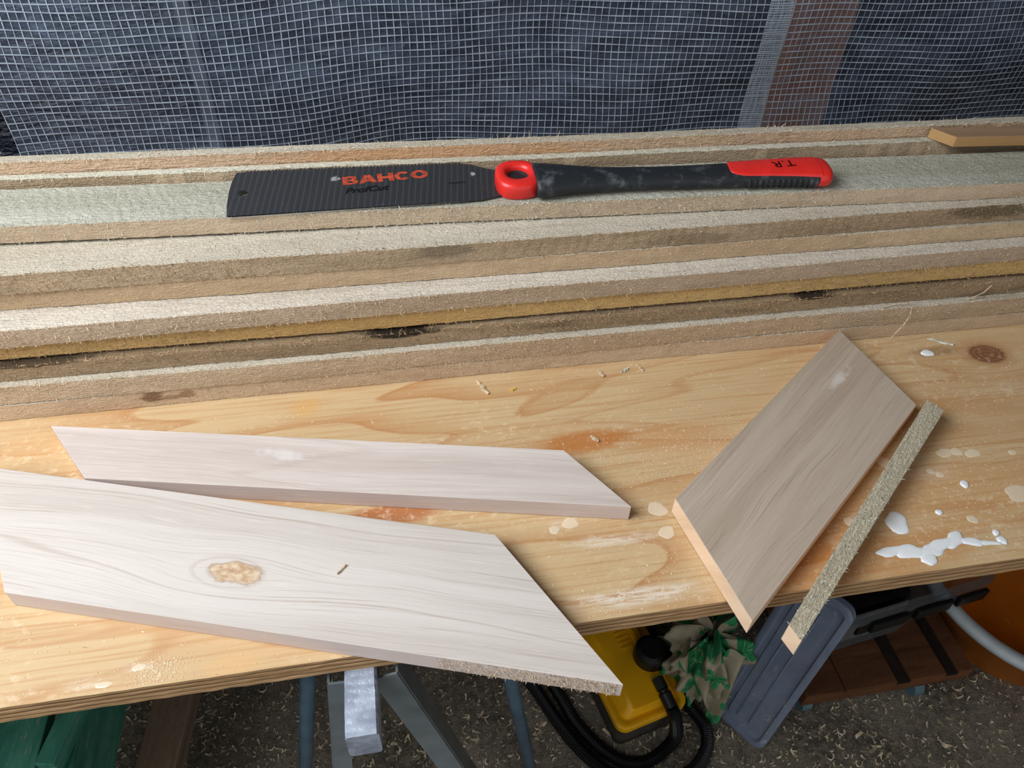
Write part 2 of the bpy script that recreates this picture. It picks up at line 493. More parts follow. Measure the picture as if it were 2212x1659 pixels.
# timber stud behind the sheet
m_stud = sawn('stud_timber', s2l(150, 104, 78), s2l(118, 80, 60), samt=0.1, seed=3.3, fuzz=0.4)
mb = MB(); mb.box(0, 2.2, -0.033, 0.033, 0, 0.045)
st = mb.build('wall_stud', m_stud, loc=(0.538, 0.905, FZ), rot=(0, -PI / 2, 0), bevel=0.002)
st.rotation_euler = Euler((0, -PI / 2, 0)); st.rotation_euler.rotate_axis('X', PI / 2)
tag(st, 'upright brown timber stud showing through the mesh sheet', 'stud')
mb = MB(); mb.box(-0.008, 0.008, 0, 0.02, 0, 2.2)
tag(mb.build('wall_batten', plain('grey_batten', s2l(92, 94, 98), 0.7, sc=20), loc=(-0.19, 0.90, FZ)), 'thin grey upright batten faintly visible behind the sheet at left', 'batten')

# ------------------------------------------------------------------ reinforced plastic sheet
SX0, SX1, SZ0, SZ1 = -0.374, 1.35, -0.30, 0.62
PITCH = 0.0077
SY = 0.838
def sheet(x, z):
    """wavy surface: returns x, y, z"""
    y = 0.010 * math.sin(4.1 * x + 1.6 * z + 0.4) + 0.006 * math.sin(9.5 * x - 5.0 * z + 1.3) + 0.0035 * math.sin(21 * x + 13 * z) + 0.003 * math.sin(38 * z + 7 * x)
    y += 0.004 * math.sin(17 * x - 24 * z + 2.0)
    dz = 0.0045 * math.sin(6.0 * x + 0.6) + 0.0022 * math.sin(15 * x + 3 * z) + 0.0010 * math.sin(33 * x + 11 * z)
    dz += 0.003 * math.exp(-((x - 0.62) / 0.08) ** 2) * math.sin(22 * (x - 0.62))
    dx = 0.002 * math.sin(9 * z + 3 * x) + 0.0008 * math.sin(41 * z + 20 * x)
    return (x + dx, SY + y, z + dz)
tarp = empty('plastic_sheet', (0.48, SY, SZ0))
tag(tarp, 'clear reinforced plastic sheet with white thread grid hanging behind the planks', 'plastic sheet')
def film_mat():
    q = M('clear_film', 0.28, 0.5)
    q.col(s2l(120, 134, 160))
    q.b.inputs['Roughness'].default_value = 0.30
    tr = q.nd('ShaderNodeBsdfTransparent'); tr.inputs[0].default_value = (0.86, 0.89, 0.95, 1)
    mx = q.nd('ShaderNodeMixShader')
    n1 = q.noise(q.scl((18, 18, 40)), 1, 5, 0.65, 0.8)
    q.put(mx.inputs[0], q.ramp(n1, 0.35, 0.75, 0.10, 0.34))
    q.t.links.new(tr.outputs[0], mx.inputs[1])
    q.t.links.new(q.b.outputs[0], mx.inputs[2])
    out = q.t.nodes['Material Output']
    q.t.links.new(mx.outputs[0], out.inputs['Surface'])
    q.bump(n1, 0.6, 0.006)
    return q.m
mb = MB()
mb.grid(150, 80, lambda u, v: rel(tarp, sheet(SX0 + (SX1 - SX0) * u, SZ0 + (SZ1 - SZ0) * v)))
mb.build('film', film_mat(), tarp, smooth=True)
m_thread = M('white_scrim', 0.45, 0.4); m_thread.col(s2l(150, 160, 171)); m_thread = m_thread.m
def thread_v(mb, x, w, z0=SZ0, z1=SZ1, off=-0.0010):
    ph = RND.uniform(0, 6.28); n = int((z1 - z0) / PITCH)
    vs = []
    for i in range(n + 1):
        z = z0 + (z1 - z0) * i / n
        p = sheet(x + 0.00028 * math.sin(60 * z + ph), z)
        ww = w * (0.85 + 0.3 * math.sin(170 * z + ph))
        for s in (-1, 1):
            vs.append(rel(tarp, (p[0] + s * ww / 2, p[1] + off, p[2])))
    mb.add(vs, [(2 * i, 2 * i + 1, 2 * i + 3, 2 * i + 2) for i in range(n)])
def thread_h(mb, z, w, x0=SX0, x1=SX1, off=-0.0016):
    ph = RND.uniform(0, 6.28); n = int((x1 - x0) / PITCH * 1.0)
    vs = []
    for i in range(n + 1):
        x = x0 + (x1 - x0) * i / n
        p = sheet(x, z + 0.00030 * math.sin(45 * x + ph))
        ww = w * (0.9 + 0.3 * math.sin(120 * x + ph))
        for s in (-1, 1):
            vs.append(rel(tarp, (p[0], p[1] + off, p[2] + s * ww / 2)))
    mb.add(vs, [(2 * i, 2 * i + 1, 2 * i + 3, 2 * i + 2) for i in range(n)])
mb = MB()
x = SX0
while x < SX1:
    thread_v(mb, x + RND.uniform(-0.0003, 0.0003), 0.00100); x += PITCH
tag(mb.build('warp_threads', m_thread, tarp), 'fine upright white threads', kind='stuff')
mb = MB()
z = SZ0
while z < SZ1:
    thread_h(mb, z + RND.uniform(-0.0004, 0.0004), 0.00120); z += PITCH
tag(mb.build('weft_threads', m_thread, tarp), 'flat horizontal white threads', kind='stuff')
# folded hem: a strip where the grid lies double and dense
mb = MB()
for i in range(16):
    thread_v(mb, 0.4425 + 0.0275 * i / 15, 0.0009, off=-0.0030)
z = SZ0
while z < SZ1:
    thread_h(mb, z, 0.0011, 0.441, 0.4705, off=-0.0034); z += PITCH / 3
mb.build('folded_hem', m_thread, tarp)

# ------------------------------------------------------------------ trestle under the bench
tr = empty('trestle', (-0.046, 0.35, FZ))
tag(tr, 'grey steel folding trestle with a tape-wrapped beam under the bench', 'trestle')
def tape_mat():
    q = M('silver_duct_tape', 0.38, 0.5)
    x, y, z = q.xyz()
    n = q.noise(q.scl((60, 60, 60)), 1, 4, 0.6)
    wr = q.ma('SINE', q.ma('ADD', q.ma('MULTIPLY', y, 2 * PI / 0.006), q.ma('MULTIPLY', n, 8.0)))
    c = q.mix(q.ramp(n, 0.35, 0.65), s2l(138, 146, 162), s2l(172, 180, 196))
    q.col(c); q.b.inputs['Metallic'].default_value = 0.15
    q.bump(q.ma('ADD', n, q.ma('MULTIPLY', wr, 0.12)), 0.6, 0.002)
    return q.m
mb = MB()
def tbeam(u, v):
    a = v
    k = int(round(u * 8)) % 8
    ring = [(-1, -0.8), (-0.85, -1), (0.85, -1), (1, -0.8), (1, 0.85), (0.85, 1), (-0.85, 1), (-1, 0.85)]
    r = random.Random(int(v * 997) * 31 + k)
    y = 0.203 + 0.5 * v
    px, pz = ring[k]
    return rel(tr, (-0.0465 + px * 0.0108 * (1 + r.uniform(-.02, .02)), y, -0.0335 + pz * 0.0150 * (1 + r.uniform(-.015, .01))))
mb.grid(8, 90, tbeam)
mb.f.append(tuple(range(8))[::-1]); mb.mi.append(0)
bm_ = mb.build('beam', tape_mat(), tr, smooth=False); tag(bm_, 'beam wrapped in silver tape')
m_steel = plain('grey_painted_steel', s2l(108, 116, 118), 0.45, 0.4, sc=30, mott=0.1)
m_blue = plain('blue_grey_tube', s2l(84, 110, 128), 0.4, 0.45, sc=25, mott=0.14)
def leg_angle(a, b, w, fl, nm='leg'):
    a, b = Vector(rel(tr, a)), Vector(rel(tr, b))
    mb = MB()
    d = (b - a).normalized()
    side = d.cross(Vector((0, 1, 0))).normalized()      # in-plane width
    if side.x < 0: side = -side
    y = Vector((0, 1, 0))
    t = 0.0018
    q = [(-w / 2, 0), (w / 2, 0), (w / 2, t), (-w / 2, t)]
    mb.hull8([a + side * i + y * j for i, j in q], [b + side * i + y * j for i, j in q])
    s = fl
    q = [(s * w / 2 - t / 2, t), (s * w / 2 + t / 2, t), (s * w / 2 + t / 2, 0.022), (s * w / 2 - t / 2, 0.022)]
    mb.hull8([a + side * i + y * j for i, j in q], [b + side * i + y * j for i, j in q])
    return mb.build(nm, m_steel, tr)
leg_angle((-0.0315, 0.245, -0.030), (0.145, 0.245, FZ), 0.0185, 1)
leg_angle((-0.0615, 0.245, -0.030), (-0.150, 0.245, FZ), 0.0150, -1)
def tube_leg(a, b):
    mb = MB(); a, b = rel(tr, a), rel(tr, b)
    mb.tube([a, tuple(Vector(a).lerp(Vector(b), .5)), b], 0.0088, 16)
    mb.build('leg', m_blue, tr, smooth=True)
tube_leg((-0.0855, 0.40, -0.048), (-0.217, 0.40, FZ))
tube_leg((0.049, 0.40, -0.048), (0.150, 0.40, FZ))
mb = MB(); mb.tube([rel(tr, (-0.0855, 0.40, -0.0475)), rel(tr, (0.049, 0.40, -0.0475))], 0.0088, 14)
mb.build('top_bar', m_blue, tr, smooth=True)

# ------------------------------------------------------------------ plywood bench top
PX0, PX1, PY0, PY1, PT = -1.05, 1.25, 0.2478, 0.80, 0.0185
ply = empty('plywood_benchtop', (0, 0, -PT))
tag(ply, 'thick pine plywood sheet forming the workbench top, streaked and glue-spotted', 'bench top')
nz = 7
zs = [0, 0.0030, 0.0055, 0.0080, 0.0107, 0.0133, 0.0160, PT]
rj = random.Random(3)
def ply_layer(i):
    mb = MB()
    n = 230
    vs = []
    base = -0.0005 if i % 2 else 0.0
    for k in range(n + 1):
        x = PX0 + (PX1 - PX0) * k / n
        j0 = base + rj.uniform(-0.0003, 0.0003); j1 = base + rj.uniform(-0.0003, 0.0003)
        if i == nz - 1: j1 = rj.uniform(-0.00035, 0.0002)
        vs += [(x, PY0 - j0, zs[i]), (x, PY0 - j1, zs[i + 1]), (x, PY1, zs[i + 1]), (x, PY1, zs[i])]
    fs = []
    for k in range(n):
        a, b = 4 * k, 4 * (k + 1)
        fs += [(a, b, b + 1, a + 1), (a + 1, b + 1, b + 2, a + 2), (a + 2, b + 2, b + 3, a + 3), (a + 3, b + 3, b, a)]
    fs += [(0, 1, 2, 3), (4 * n + 3, 4 * n + 2, 4 * n + 1, 4 * n)]
    mis = []
    for k in range(n):
        mis += [1, 0, 1, 1]
    mis += [1, 1]
    mb.add(vs, fs); mb.mi = mis
    me = m_ply_b if i % 2 else m_ply_a
    return mb.build('ply', [m_plytop if i == nz - 1 else me, me], ply)
for i in range(nz): ply_layer(i)

# glue drips
def blob_poly(cx, cy, rx, ry, rnd, n=18, wob=0.18, rot=0.0):
    ph = [rnd.uniform(0, 6.28) for _ in range(3)]
    out = []
    for k in range(n):
        a = 2 * PI * k / n
        r = 1 + wob * (0.5 * math.sin(2 * a + ph[0]) + 0.35 * math.sin(3 * a + ph[1]) + 0.3 * math.sin(5 * a + ph[2]))
        px, py = rx * r * math.cos(a), ry * r * math.sin(a)
        out.append((cx + px * math.cos(rot) - py * math.sin(rot), cy + px * math.sin(rot) + py * math.cos(rot)))
    return out
def dome(mb, poly, z, h):
    n = len(poly)
    cx = sum(p[0] for p in poly) / n; cy = sum(p[1] for p in poly) / n
    vs = []
    for s, hh in ((1.0, 0.0), (0.93, 0.55), (0.78, 0.9), (0.4, 1.0)):
        vs += [(cx + (p[0] - cx) * s, cy + (p[1] - cy) * s, z + h * hh) for p in poly]
    vs.append((cx, cy, z + h))
    fs = []
    for r in range(3):
        for k in range(n):
            k2 = (k + 1) % n
            fs.append((r * n + k, r * n + k2, (r + 1) * n + k2, (r + 1) * n + k))
    for k in range(n):
        fs.append((3 * n + k, 3 * n + (k + 1) % n, 4 * n))
    mb.add(vs, fs)
rg = random.Random(11)
for gx, gy, rx, ry, thin in ((0.5079, 0.4736, .0065, .0045, 0), (0.188, 0.3328, .0075, .0070, 1), (0.1173, 0.3302, .0060, .0055, 1), (0.104, 0.3258, .0045, .0035, 1),
                             (0.1883, 0.3108, .0060, .0060, 1), (0.4498, 0.353, .0075, .0050, 1), (0.4608, 0.3525, .0060, .0040, 1), (0.4740, 0.3490, .0075, .0045, 1),
                             (0.5091, 0.3448, .0035, .0030, 1), (0.3927, 0.3511, .0065, .0060, 1), (0.4263, 0.336, .0035, .0030, 1), (0.432, 0.3317, .0040, .0030, 1),
                             (0.4464, 0.3192, .0035, .0040, 0), (0.487, 0.3035, .0140, .0080, 1), (0.4089, 0.2962, .0028, .0028, 0), (0.4319, 0.286, .0042, .0042, 1),
                             (0.3703, 0.292, .0092, .0105, 0), (0.3334, 0.2987, .0040, .0050, 1), (0.4422, 0.2716, .0028, .0028, 0), (0.4426, 0.2646, .0040, .0036, 0),
                             (-0.185, 0.262, .0045, .0025, 1), (-0.205, 0.2535, .0060, .0020, 1)):
    mb = MB(); dome(mb, blob_poly(gx, gy, rx, ry, rg), PT + 0.00005, 0.0012 if not thin else 0.00025)
    mb.build('glue_spot', m_glue_thin if thin else m_glue, ply, smooth=True)
mb = MB()   # the long drip
for gx, gy, rx, ry, ro in ((0.352, 0.2685, .012, .0045, 0), (0.366, 0.2660, .014, .0060, 0), (0.381, 0.2640, .012, .0058, 0), (0.393, 0.2680, .013, .0055, .2), (0.4055, 0.2705, .010, .0060, .6),
                           (0.418, 0.2670, .011, .0034, -.35), (0.430, 0.2640, .010, .0022, -.2), (0.377, 0.2575, .0060, .0055, .4)):
    dome(mb, blob_poly(gx, gy, rx, ry, rg, wob=0.25, rot=ro), PT + 0.00005 + rg.uniform(0, 0.0001), 0.0011)
mb.build('glue_drip', m_glue, ply, smooth=True)

# ------------------------------------------------------------------ plank stack
def fibres(n, sampler, seed, l0, l1, w=0.00028):
    """thin curved slivers; sampler -> (pos, normal)"""
    r = random.Random(seed)
    mb = MB()
    for _ in range(n):
        p, nr = sampler(r)
        p, nr = Vector(p), Vector(nr)
        t = Vector((r.gauss(0, 1), r.gauss(0, 1), r.gauss(0, 1)))
        t = (t - nr * t.dot(nr)).normalized()
        L = l0 + (l1 - l0) * r.random() ** 3
        up = nr * r.uniform(0.05, 0.75)
        sd = t.cross(nr).normalized() * (w * r.uniform(0.5, 1.4))
        bend = Vector((r.gauss(0, .25), r.gauss(0, .25), r.gauss(0, .25)))
        a = p - nr * 0.0002
        b = p + (t + up) * (L * 0.5)
        c = b + (t + up * 0.6 + bend) * (L * 0.5)
        mb.add([a - sd, a + sd, b - sd * .8, b + sd * .8, c], [(0, 1, 3, 2), (2, 3, 4)])
    return mb

def plank(name, label, L, Rr, zl, zr, w, t, mface, medge, seed, x0=-0.85, x1=1.10, nf=1500, fib=m_fibre, jit=0.00035, group=None, fl=0.0042, bow=0.0):
    """L, Rr = (x, y) of the front edge at two stations; zl, zr its underside there"""
    ang = math.atan2(Rr[1] - L[1], Rr[0] - L[0])
    k = (zr - zl) / (Rr[0] - L[0])
    tilt = -math.atan(k)
    yo = L[1] - L[0] * math.tan(ang)
    zo = zl - L[0] * k
    r = random.Random(seed)
    n = 430
    ys = [0.0, 0.0, 0.0, 0.0, w * .1, w * .3, w * .6, w, w]
    zz = [0.0, t * .33, t * .66, t, t, t, t, t, 0.0]
    nr_ = len(ys)
    vs = []
    ph = [r.uniform(0, 6.28) for _ in range(6)]
    for i in range(n + 1):
        x = x0 + (x1 - x0) * i / n
        wy = 0.0007 * math.sin(7 * x + ph[0]) + 0.0004 * math.sin(19 * x + ph[1])
        wz = bow * 0.001 * math.sin(4.0 * x + ph[2])
        for q in range(nr_):
            jy = r.uniform(-jit, jit) if q in (0, 1, 2, 3, 7, 8) else 0
            jz = r.uniform(-jit, jit) if q in (0, 3, 4, 5, 6) else 0
            if q in (0, 8): jz = abs(jz)
            if q == 3: jy += jit * 0.6; jz -= jit * 0.6
            if q == 0: jy += jit * 0.6
            vs.append((x, ys[q] + wy + jy, zz[q] + wz + jz))
    fs, mi = [], []
    for i in range(n):
        for q in range(nr_):
            q2 = (q + 1) % nr_
            fs.append((i * nr_ + q, (i + 1) * nr_ + q, (i + 1) * nr_ + q2, i * nr_ + q2))
            mi.append(1 if q in (0, 1, 2, 7) else 0)
    fs.append(tuple(range(nr_))); mi.append(1)
    fs.append(tuple(n * nr_ + q for q in range(nr_))[::-1]); mi.append(1)
    mb = MB(); mb.add(vs, fs); mb.mi = mi
    o = mb.build(name, [mface, medge], None, (0, yo, zo), smooth=True)
    o.data.polygons.foreach_set('use_smooth', [True] * len(o.data.polygons))
    smooth_by_angle(o, 0.9)
    o.rotation_euler = (0, tilt, ang)
    tag(o, label, 'plank', group)
    def samp(rr):
        x = rr.uniform(-0.40, 0.80)
        u = rr.random()
        if u < 0.55: return (x, 0, rr.uniform(0.0006, t)), (0, -1, 0)
        if u < 0.72: return (x, rr.uniform(0, .001), t), (0, -0.7, 0.7)
        if u < 0.80: return (x, 0.0, rr.uniform(0, .001)), (0, -0.9, 0.2)
        return (x, rr.uniform(0, min(w, 0.06)), t), (0, 0, 1)
    f = fibres(int(nf * 1.7), samp, seed + 100, 0.0008, fl)
    tag(f.build('fibres', fib, o), kind='stuff')
    return o

G = 'rough-sawn planks stacked on the bench'
st_grey = s2l(92, 84, 66)
WH = (s2l(206, 196, 178), s2l(186, 174, 152))       # pale sawn face
f_c = sawn('grey_green_face', s2l(192, 189, 175), s2l(170, 167, 150), samt=0.10, seed=1.1, marks=0.08, fuzz=1.0, coarse=330)
f_d = sawn('pale_face_d', s2l(210, 200, 184), s2l(190, 178, 158), samt=0.08, seed=2.2)
f_f = sawn('pale_face_f', s2l(210, 200, 186), s2l(188, 176, 160), samt=0.08, seed=3.2, coarse=300)
e_j = sawn('edge_j', s2l(204, 180, 152), s2l(192, 164, 134), samt=0.06, seed=4.1, fuzz=0.6, stain=s2l(150, 122, 96), spots=[(-.211, .0104, .011, .006, (112, 78, 52), .8), (-.196, .0085, .010, .003, (130, 96, 66), .6), (-.183, .0109, .008, .005, (134, 98, 66), .7)])
e_i = sawn('edge_i', s2l(204, 180, 152), s2l(188, 162, 132), samt=0.10, seed=5.1, fuzz=0.9, stain=s2l(140, 120, 96))
e_h = sawn('edge_h', s2l(176, 152, 122), s2l(150, 126, 98), samt=0.38, seed=6.1, stain=s2l(96, 84, 62), spots=[(.004, .0140, .036, .0040, (34, 28, 24), .95), (.39, .0145, .022, .0028, (34, 28, 24), .9), (-.29, .0145, .045, .0022, (60, 48, 36), .8)])
e_g = sawn('edge_g', s2l(208, 174, 118), s2l(194, 156, 100), samt=0.06, seed=7.1, stain=s2l(130, 100, 60))
e_f = sawn('edge_f', s2l(190, 168, 144), s2l(172, 148, 122), samt=0.25, seed=8.1, stain=s2l(124, 110, 90))
e_e = sawn('edge_e', s2l(198, 172, 140), s2l(184, 156, 124), samt=0.10, seed=9.1, fuzz=0.6, stain=s2l(150, 128, 98))
e_d = sawn('edge_d', s2l(182, 160, 132), s2l(162, 138, 110), samt=0.22, seed=10.4, stain=s2l(108, 98, 76), marks=0.12, spots=[(.046, .0124, .030, .008, (104, 94, 76), .6), (.5586, .0125, .055, .009, (84, 78, 58), .7), (.258, .0060, .045, .007, (112, 98, 76), .5)])
e_c = sawn('edge_c', s2l(194, 172, 146), s2l(176, 152, 126), samt=0.06, seed=11.1, fuzz=0.55, stain=s2l(150, 130, 104))
e_b = sawn('edge_b', s2l(188, 166, 140), s2l(164, 142, 114), samt=0.25, seed=12.1, stain=s2l(98, 84, 60))
f_b = sawn('face_b', s2l(204, 200, 184), s2l(178, 172, 152), samt=0.1, seed=13.1, coarse=260)
e_a = sawn('edge_a', s2l(200, 172, 144), s2l(182, 150, 122), samt=0.15, seed=14.1, stain=s2l(140, 104, 70), coarse=260, spots=[(0.06, .153, .17, .009, (196, 146, 100), .55)])
f_a = sawn('face_a', s2l(204, 194, 176), s2l(184, 172, 152), samt=0.06, seed=15.1)

plank('sawn_plank', 'lowest tan plank of the stack, lying directly on the plywood', (-.3368, .505), (.6343, .5013), .0004, .0004, .092, .0168, f_d, e_j, 21, nf=900, group=G, fl=.003)
plank('sawn_plank', 'second plank from the bottom of the stack, pale top edge showing', (-.3299, .5046), (.6247, .5008), 0.0178, .0178, .090, .0192, f_d, e_i, 22, nf=2200, group=G)
plank('sawn_plank', 'grey-brown weathered plank with dark splits, under the ochre plank', (-.3240, .5115), (.6198, .5090), .0375, .0375, .084, .0148, e_h, e_h, 23, nf=2400, group=G, fl=.007, fib=m_fibre_tan)
plank('sawn_plank', 'yellow ochre plank edge in the middle of the stack', (-.3187, .5165), (.6147, .5140), .0562, .0562, .080, .0165, e_g, e_g, 24, nf=2200, group=G, fib=m_fibre_tan)
plank('sawn_plank', 'grey-tan plank with a wide pale top, lying on the ochre plank', (-.3090, .5095), (.6040, .5140), .0730, .0730, .086, .0168, f_f, e_f, 25, nf=2600, group=G)
plank('sawn_plank', 'smooth tan plank set back in the shade of the plank above', (-.3085, .5360), (.6030, .5275), .0904, .0904, .066, .0166, f_d, e_e, 26, nf=1000, group=G, fl=.003)
plank('sawn_plank', 'plank with grey-stained fuzzy edge, just under the topmost saw-bearing plank', (-.3015, .5330), (.5970, .5310), .1072, .1072, .066, .0178, f_d, e_d, 27, nf=3000, group=G, fib=m_fibre_tan)
plank('sawn_plank', 'topmost grey-green rough plank carrying the saw', (-.3046, .5748), (.5945, .5430), .1278, .1252, .0590, .0152, f_c, e_c, 28, nf=3200, group=G, fib=m_fibre_grey)
# two thin boards standing on edge behind the stack
plank('edge_board', 'thin board standing on edge directly behind the stack, nearer of two', (-.3150, .6370), (.6300, .6110), 0, 0, .0085, .1495, f_b, e_b, 29, nf=1800, group='thin boards on edge behind the stack', fib=m_fibre_grey)
plank('edge_board', 'thin board on edge at the very back, touching the mesh sheet side', (-.3150, .6470), (.6300, .6215), 0, 0, .0115, .1600, f_a, e_a, 30, nf=2600, group='thin boards on edge behind the stack', fl=.007)

# ------------------------------------------------------------------ cut pieces on the bench
T = 0.0165
def cut_piece(name, label, poly, ang, mtop, mside, z0=0.0004, t=T, cat='board'):
    cx = sum(p[0] for p in poly) / len(poly); cy = sum(p[1] for p in poly) / len(poly)
    ca, sa = math.cos(-ang), math.sin(-ang)
    lp = [((p[0] - cx) * ca - (p[1] - cy) * sa, (p[0] - cx) * sa + (p[1] - cy) * ca) for p in poly]
    mb = MB(); mb.prism(lp, 0, t, 0, 1)
    o = mb.build(name, [mtop, mside], None, (cx, cy, z0), (0, 0, ang), bevel=0.00035, bseg=1)
    tag(o, label, cat)
    o['lp'] = 0
    del o['lp']
    return o, lp
L2 = [(-0.2754, 0.321), (0.1186, 0.1939), (0.0567, 0.3171), (-0.3247, 0.4392)]
L1 = [(-0.245, 0.4153), (0.1626, 0.3264), (0.1242, 0.3892), (-0.2836, 0.4759)]
R1 = [(0.2163, 0.2222), (0.442, 0.3953), (0.4230, 0.5005), (0.198, 0.329)]
R2 = [(0.24145, 0.2023), (0.45915, 0.38255), (0.4519, 0.39725), (0.23815, 0.2148)]
def tolocal(poly, ang, p):
    cx = sum(q[0] for q in poly) / len(poly); cy = sum(q[1] for q in poly) / len(poly)
    ca, sa = math.cos(-ang), math.sin(-ang)
    return ((p[0] - cx) * ca - (p[1] - cy) * sa, (p[0] - cx) * sa + (p[1] - cy) * ca)
aL2 = math.radians(-17.8); aL1 = math.radians(-12.1); aR1 = math.radians(37.5); aR2 = math.radians(39.9)
k2 = tolocal(L2, aL2, (-0.126, 0.3125)); k1 = tolocal(L1, aL1, (-0.098, 0.417)); d1 = tolocal(R1, aR1, (0.390, 0.437))
pl_l, pl_m, pl_d = s2l(204, 195, 188), s2l(191, 181, 173), s2l(156, 136, 120)
mL2 = planed('pale_planed_large', pl_l, pl_m, pl_d, 1.3, [(k2[0], k2[1], 0.0165, 0.0075, 0.75)])
mL1 = planed('pale_planed_small', s2l(208, 196, 189), s2l(192, 178, 170), s2l(158, 138, 126), 5.7, dust=(k1[0], k1[1], 0.020, 0.006), lines=0.5)
mR1 = planed('brown_planed_mitre', s2l(182, 166, 150), s2l(168, 151, 134), s2l(120, 102, 86), 9.2, dust=(d1[0], d1[1], 0.018, 0.005), lines=0.15, streak=0.40)
mcutside = planed('planed_edge', s2l(206, 190, 182), s2l(190, 172, 164), s2l(160, 138, 126), 3.9, lines=0.2, streak=0.2)
mcutside_r = planed('fresh_cut_edge', s2l(226, 196, 166), s2l(212, 180, 150), s2l(180, 146, 116), 4.9, lines=0.1, streak=0.1)
o, lp2 = cut_piece('mitred_board', 'largest pale planed board with an eye-shaped knot, overhanging the bench front', L2, aL2, mL2, mcutside)
oL2 = o
y_f = lp2[0][1]
xr = lp2[1][0]
def samp_l2(rr):
    x = xr - 0.004 - 0.115 * rr.random() ** 1.3
    yy = lp2[0][1] + (lp2[1][1] - lp2[0][1]) * (x - lp2[0][0]) / (lp2[1][0] - lp2[0][0])
    return (x, yy, rr.uniform(0.0005, T - 0.0003)), (0, -1, 0)
tag(fibres(2600, samp_l2, 5, 0.0006, 0.0028).build('rough_edge_fibres', m_fibre, o), 'fuzzy rough-sawn end of the front edge', kind='stuff')
o, lp1 = cut_piece('mitred_board', 'narrower pale planed board with angled ends, behind the large one', L1, aL1, mL1, mcutside)
o, lpr = cut_piece('mitred_board', 'brown-grey mitred board with a pink cut end, pushed against the plank stack', R1, aR1, mR1, mcutside_r)
m_stick = sawn('rough_strip', s2l(196, 186, 164), s2l(172, 160, 136), samt=0.2, seed=17.0, coarse=280, stain=s2l(120, 108, 84))
o, lps = cut_piece('wood_strip', 'narrow rough wooden strip lying diagonally beside the mitred board', R2, aR2, m_stick, mcutside_r, t=0.0196, cat='wood strip')
def samp_s(rr):
    u = rr.random(); v = rr.random()
    a = Vector(lps[0]).lerp(Vector(lps[1]), u); b = Vector(lps[3]).lerp(Vector(lps[2]), u)
    p = a.lerp(b, v)
    return (p.x, p.y, 0.0196), (0, 0, 1)
tag(fibres(1500, samp_s, 6, 0.0008, 0.0040).build('fibres', m_fibre_grey, o), kind='stuff')

# thin mitred offcut on the back boards
K = [(0.5440, 0.5990), (0.800, 0.5810), (0.800, 0.6035), (0.5300, 0.6205)]
aK = math.atan2(-0.0180, 0.256)
mK = planed('ochre_planed', s2l(176, 138, 92), s2l(158, 120, 76), s2l(126, 90, 54), 12.0, lines=0.3, streak=0.2)
mKt = planed('brown_planed_top', s2l(160, 130, 102), s2l(144, 114, 88), s2l(112, 86, 64), 14.0, lines=0.2, streak=0.3)
o, _ = cut_piece('mitred_offcut', 'thin brown offcut with mitred end lying on the back boards at right', K, aK, mKt, mK, z0=0.1500, t=0.0100)

# loose splinters and chips
def chip(label, x, y, z, L, w, a, seed, mat=m_fibre, grp='loose wood splinters on the bench'):
    r = random.Random(seed)
    mb = MB(); n = 6
    vs = []
    for i in range(n + 1):
        u = i / n
        px = (u - 0.5) * L; py = r.uniform(-.15, .15) * w
        hw = w * (0.35 + 0.65 * math.sin(PI * min(0.97, max(0.06, u)))) * r.uniform(.6, 1.0) / 2
        zc = 0.0006 + r.uniform(0, .0007)
        vs += [(px, py - hw, 0.0001), (px, py + hw, 0.0001), (px, py + hw * .7, zc + .0006), (px, py - hw * .7, zc + .0006)]
    fs = []
    for i in range(n):
        p, q = 4 * i, 4 * i + 4
        for k in range(4):
            fs.append((p + k, p + (k + 1) % 4, q + (k + 1) % 4, q + k))
    fs += [(3, 2, 1, 0), (4 * n, 4 * n + 1, 4 * n + 2, 4 * n + 3)]
    mb.add(vs, fs)
    o = mb.build('wood_splinter', mat, None, (x, y, z), (0, 0, a))
    return tag(o, label, 'splinter', grp)
chip('longest pale splinter lying in front of the plank stack at centre', 0.0718, 0.487, 0.0003, 0.021, 0.0042, 1.95, 1)
chip('stubby pale splinter near the stack, right of the longest one', 0.1835, 0.4895, 0.0003, 0.010, 0.0042, 1.9, 2)
chip('thin grey-white flake by the stack foot, between two splinters', 0.2065, 0.4910, 0.0003, 0.008, 0.0040, 0.4, 3, m_fibre_grey)
chip('slim splinter closest to the brown mitred board, at the stack foot', 0.2215, 0.4920, 0.0003, 0.010, 0.0030, 2.0, 4)
chip('small yellowish crumb between stack and narrow pale board', 0.0985, 0.4805, 0.0003, 0.0045, 0.004, 0.2, 5, plain('yellow_crumb', s2l(226, 190, 90), 0.8))
chip('white chip lying on the orange resin stain', 0.1575, 0.4115, 0.0003, 0.009, 0.0045, 2.2, 6)
chip('grey splinter lying on top of the largest pale board', -0.0535, 0.3040, T + 0.0006, 0.009, 0.0018, 0.8, 7)
chip('ragged whitish splinter by the knot at right', 0.530, 0.487, 0.0003, 0.024, 0.0045, -0.55, 8, m_fibre_grey)
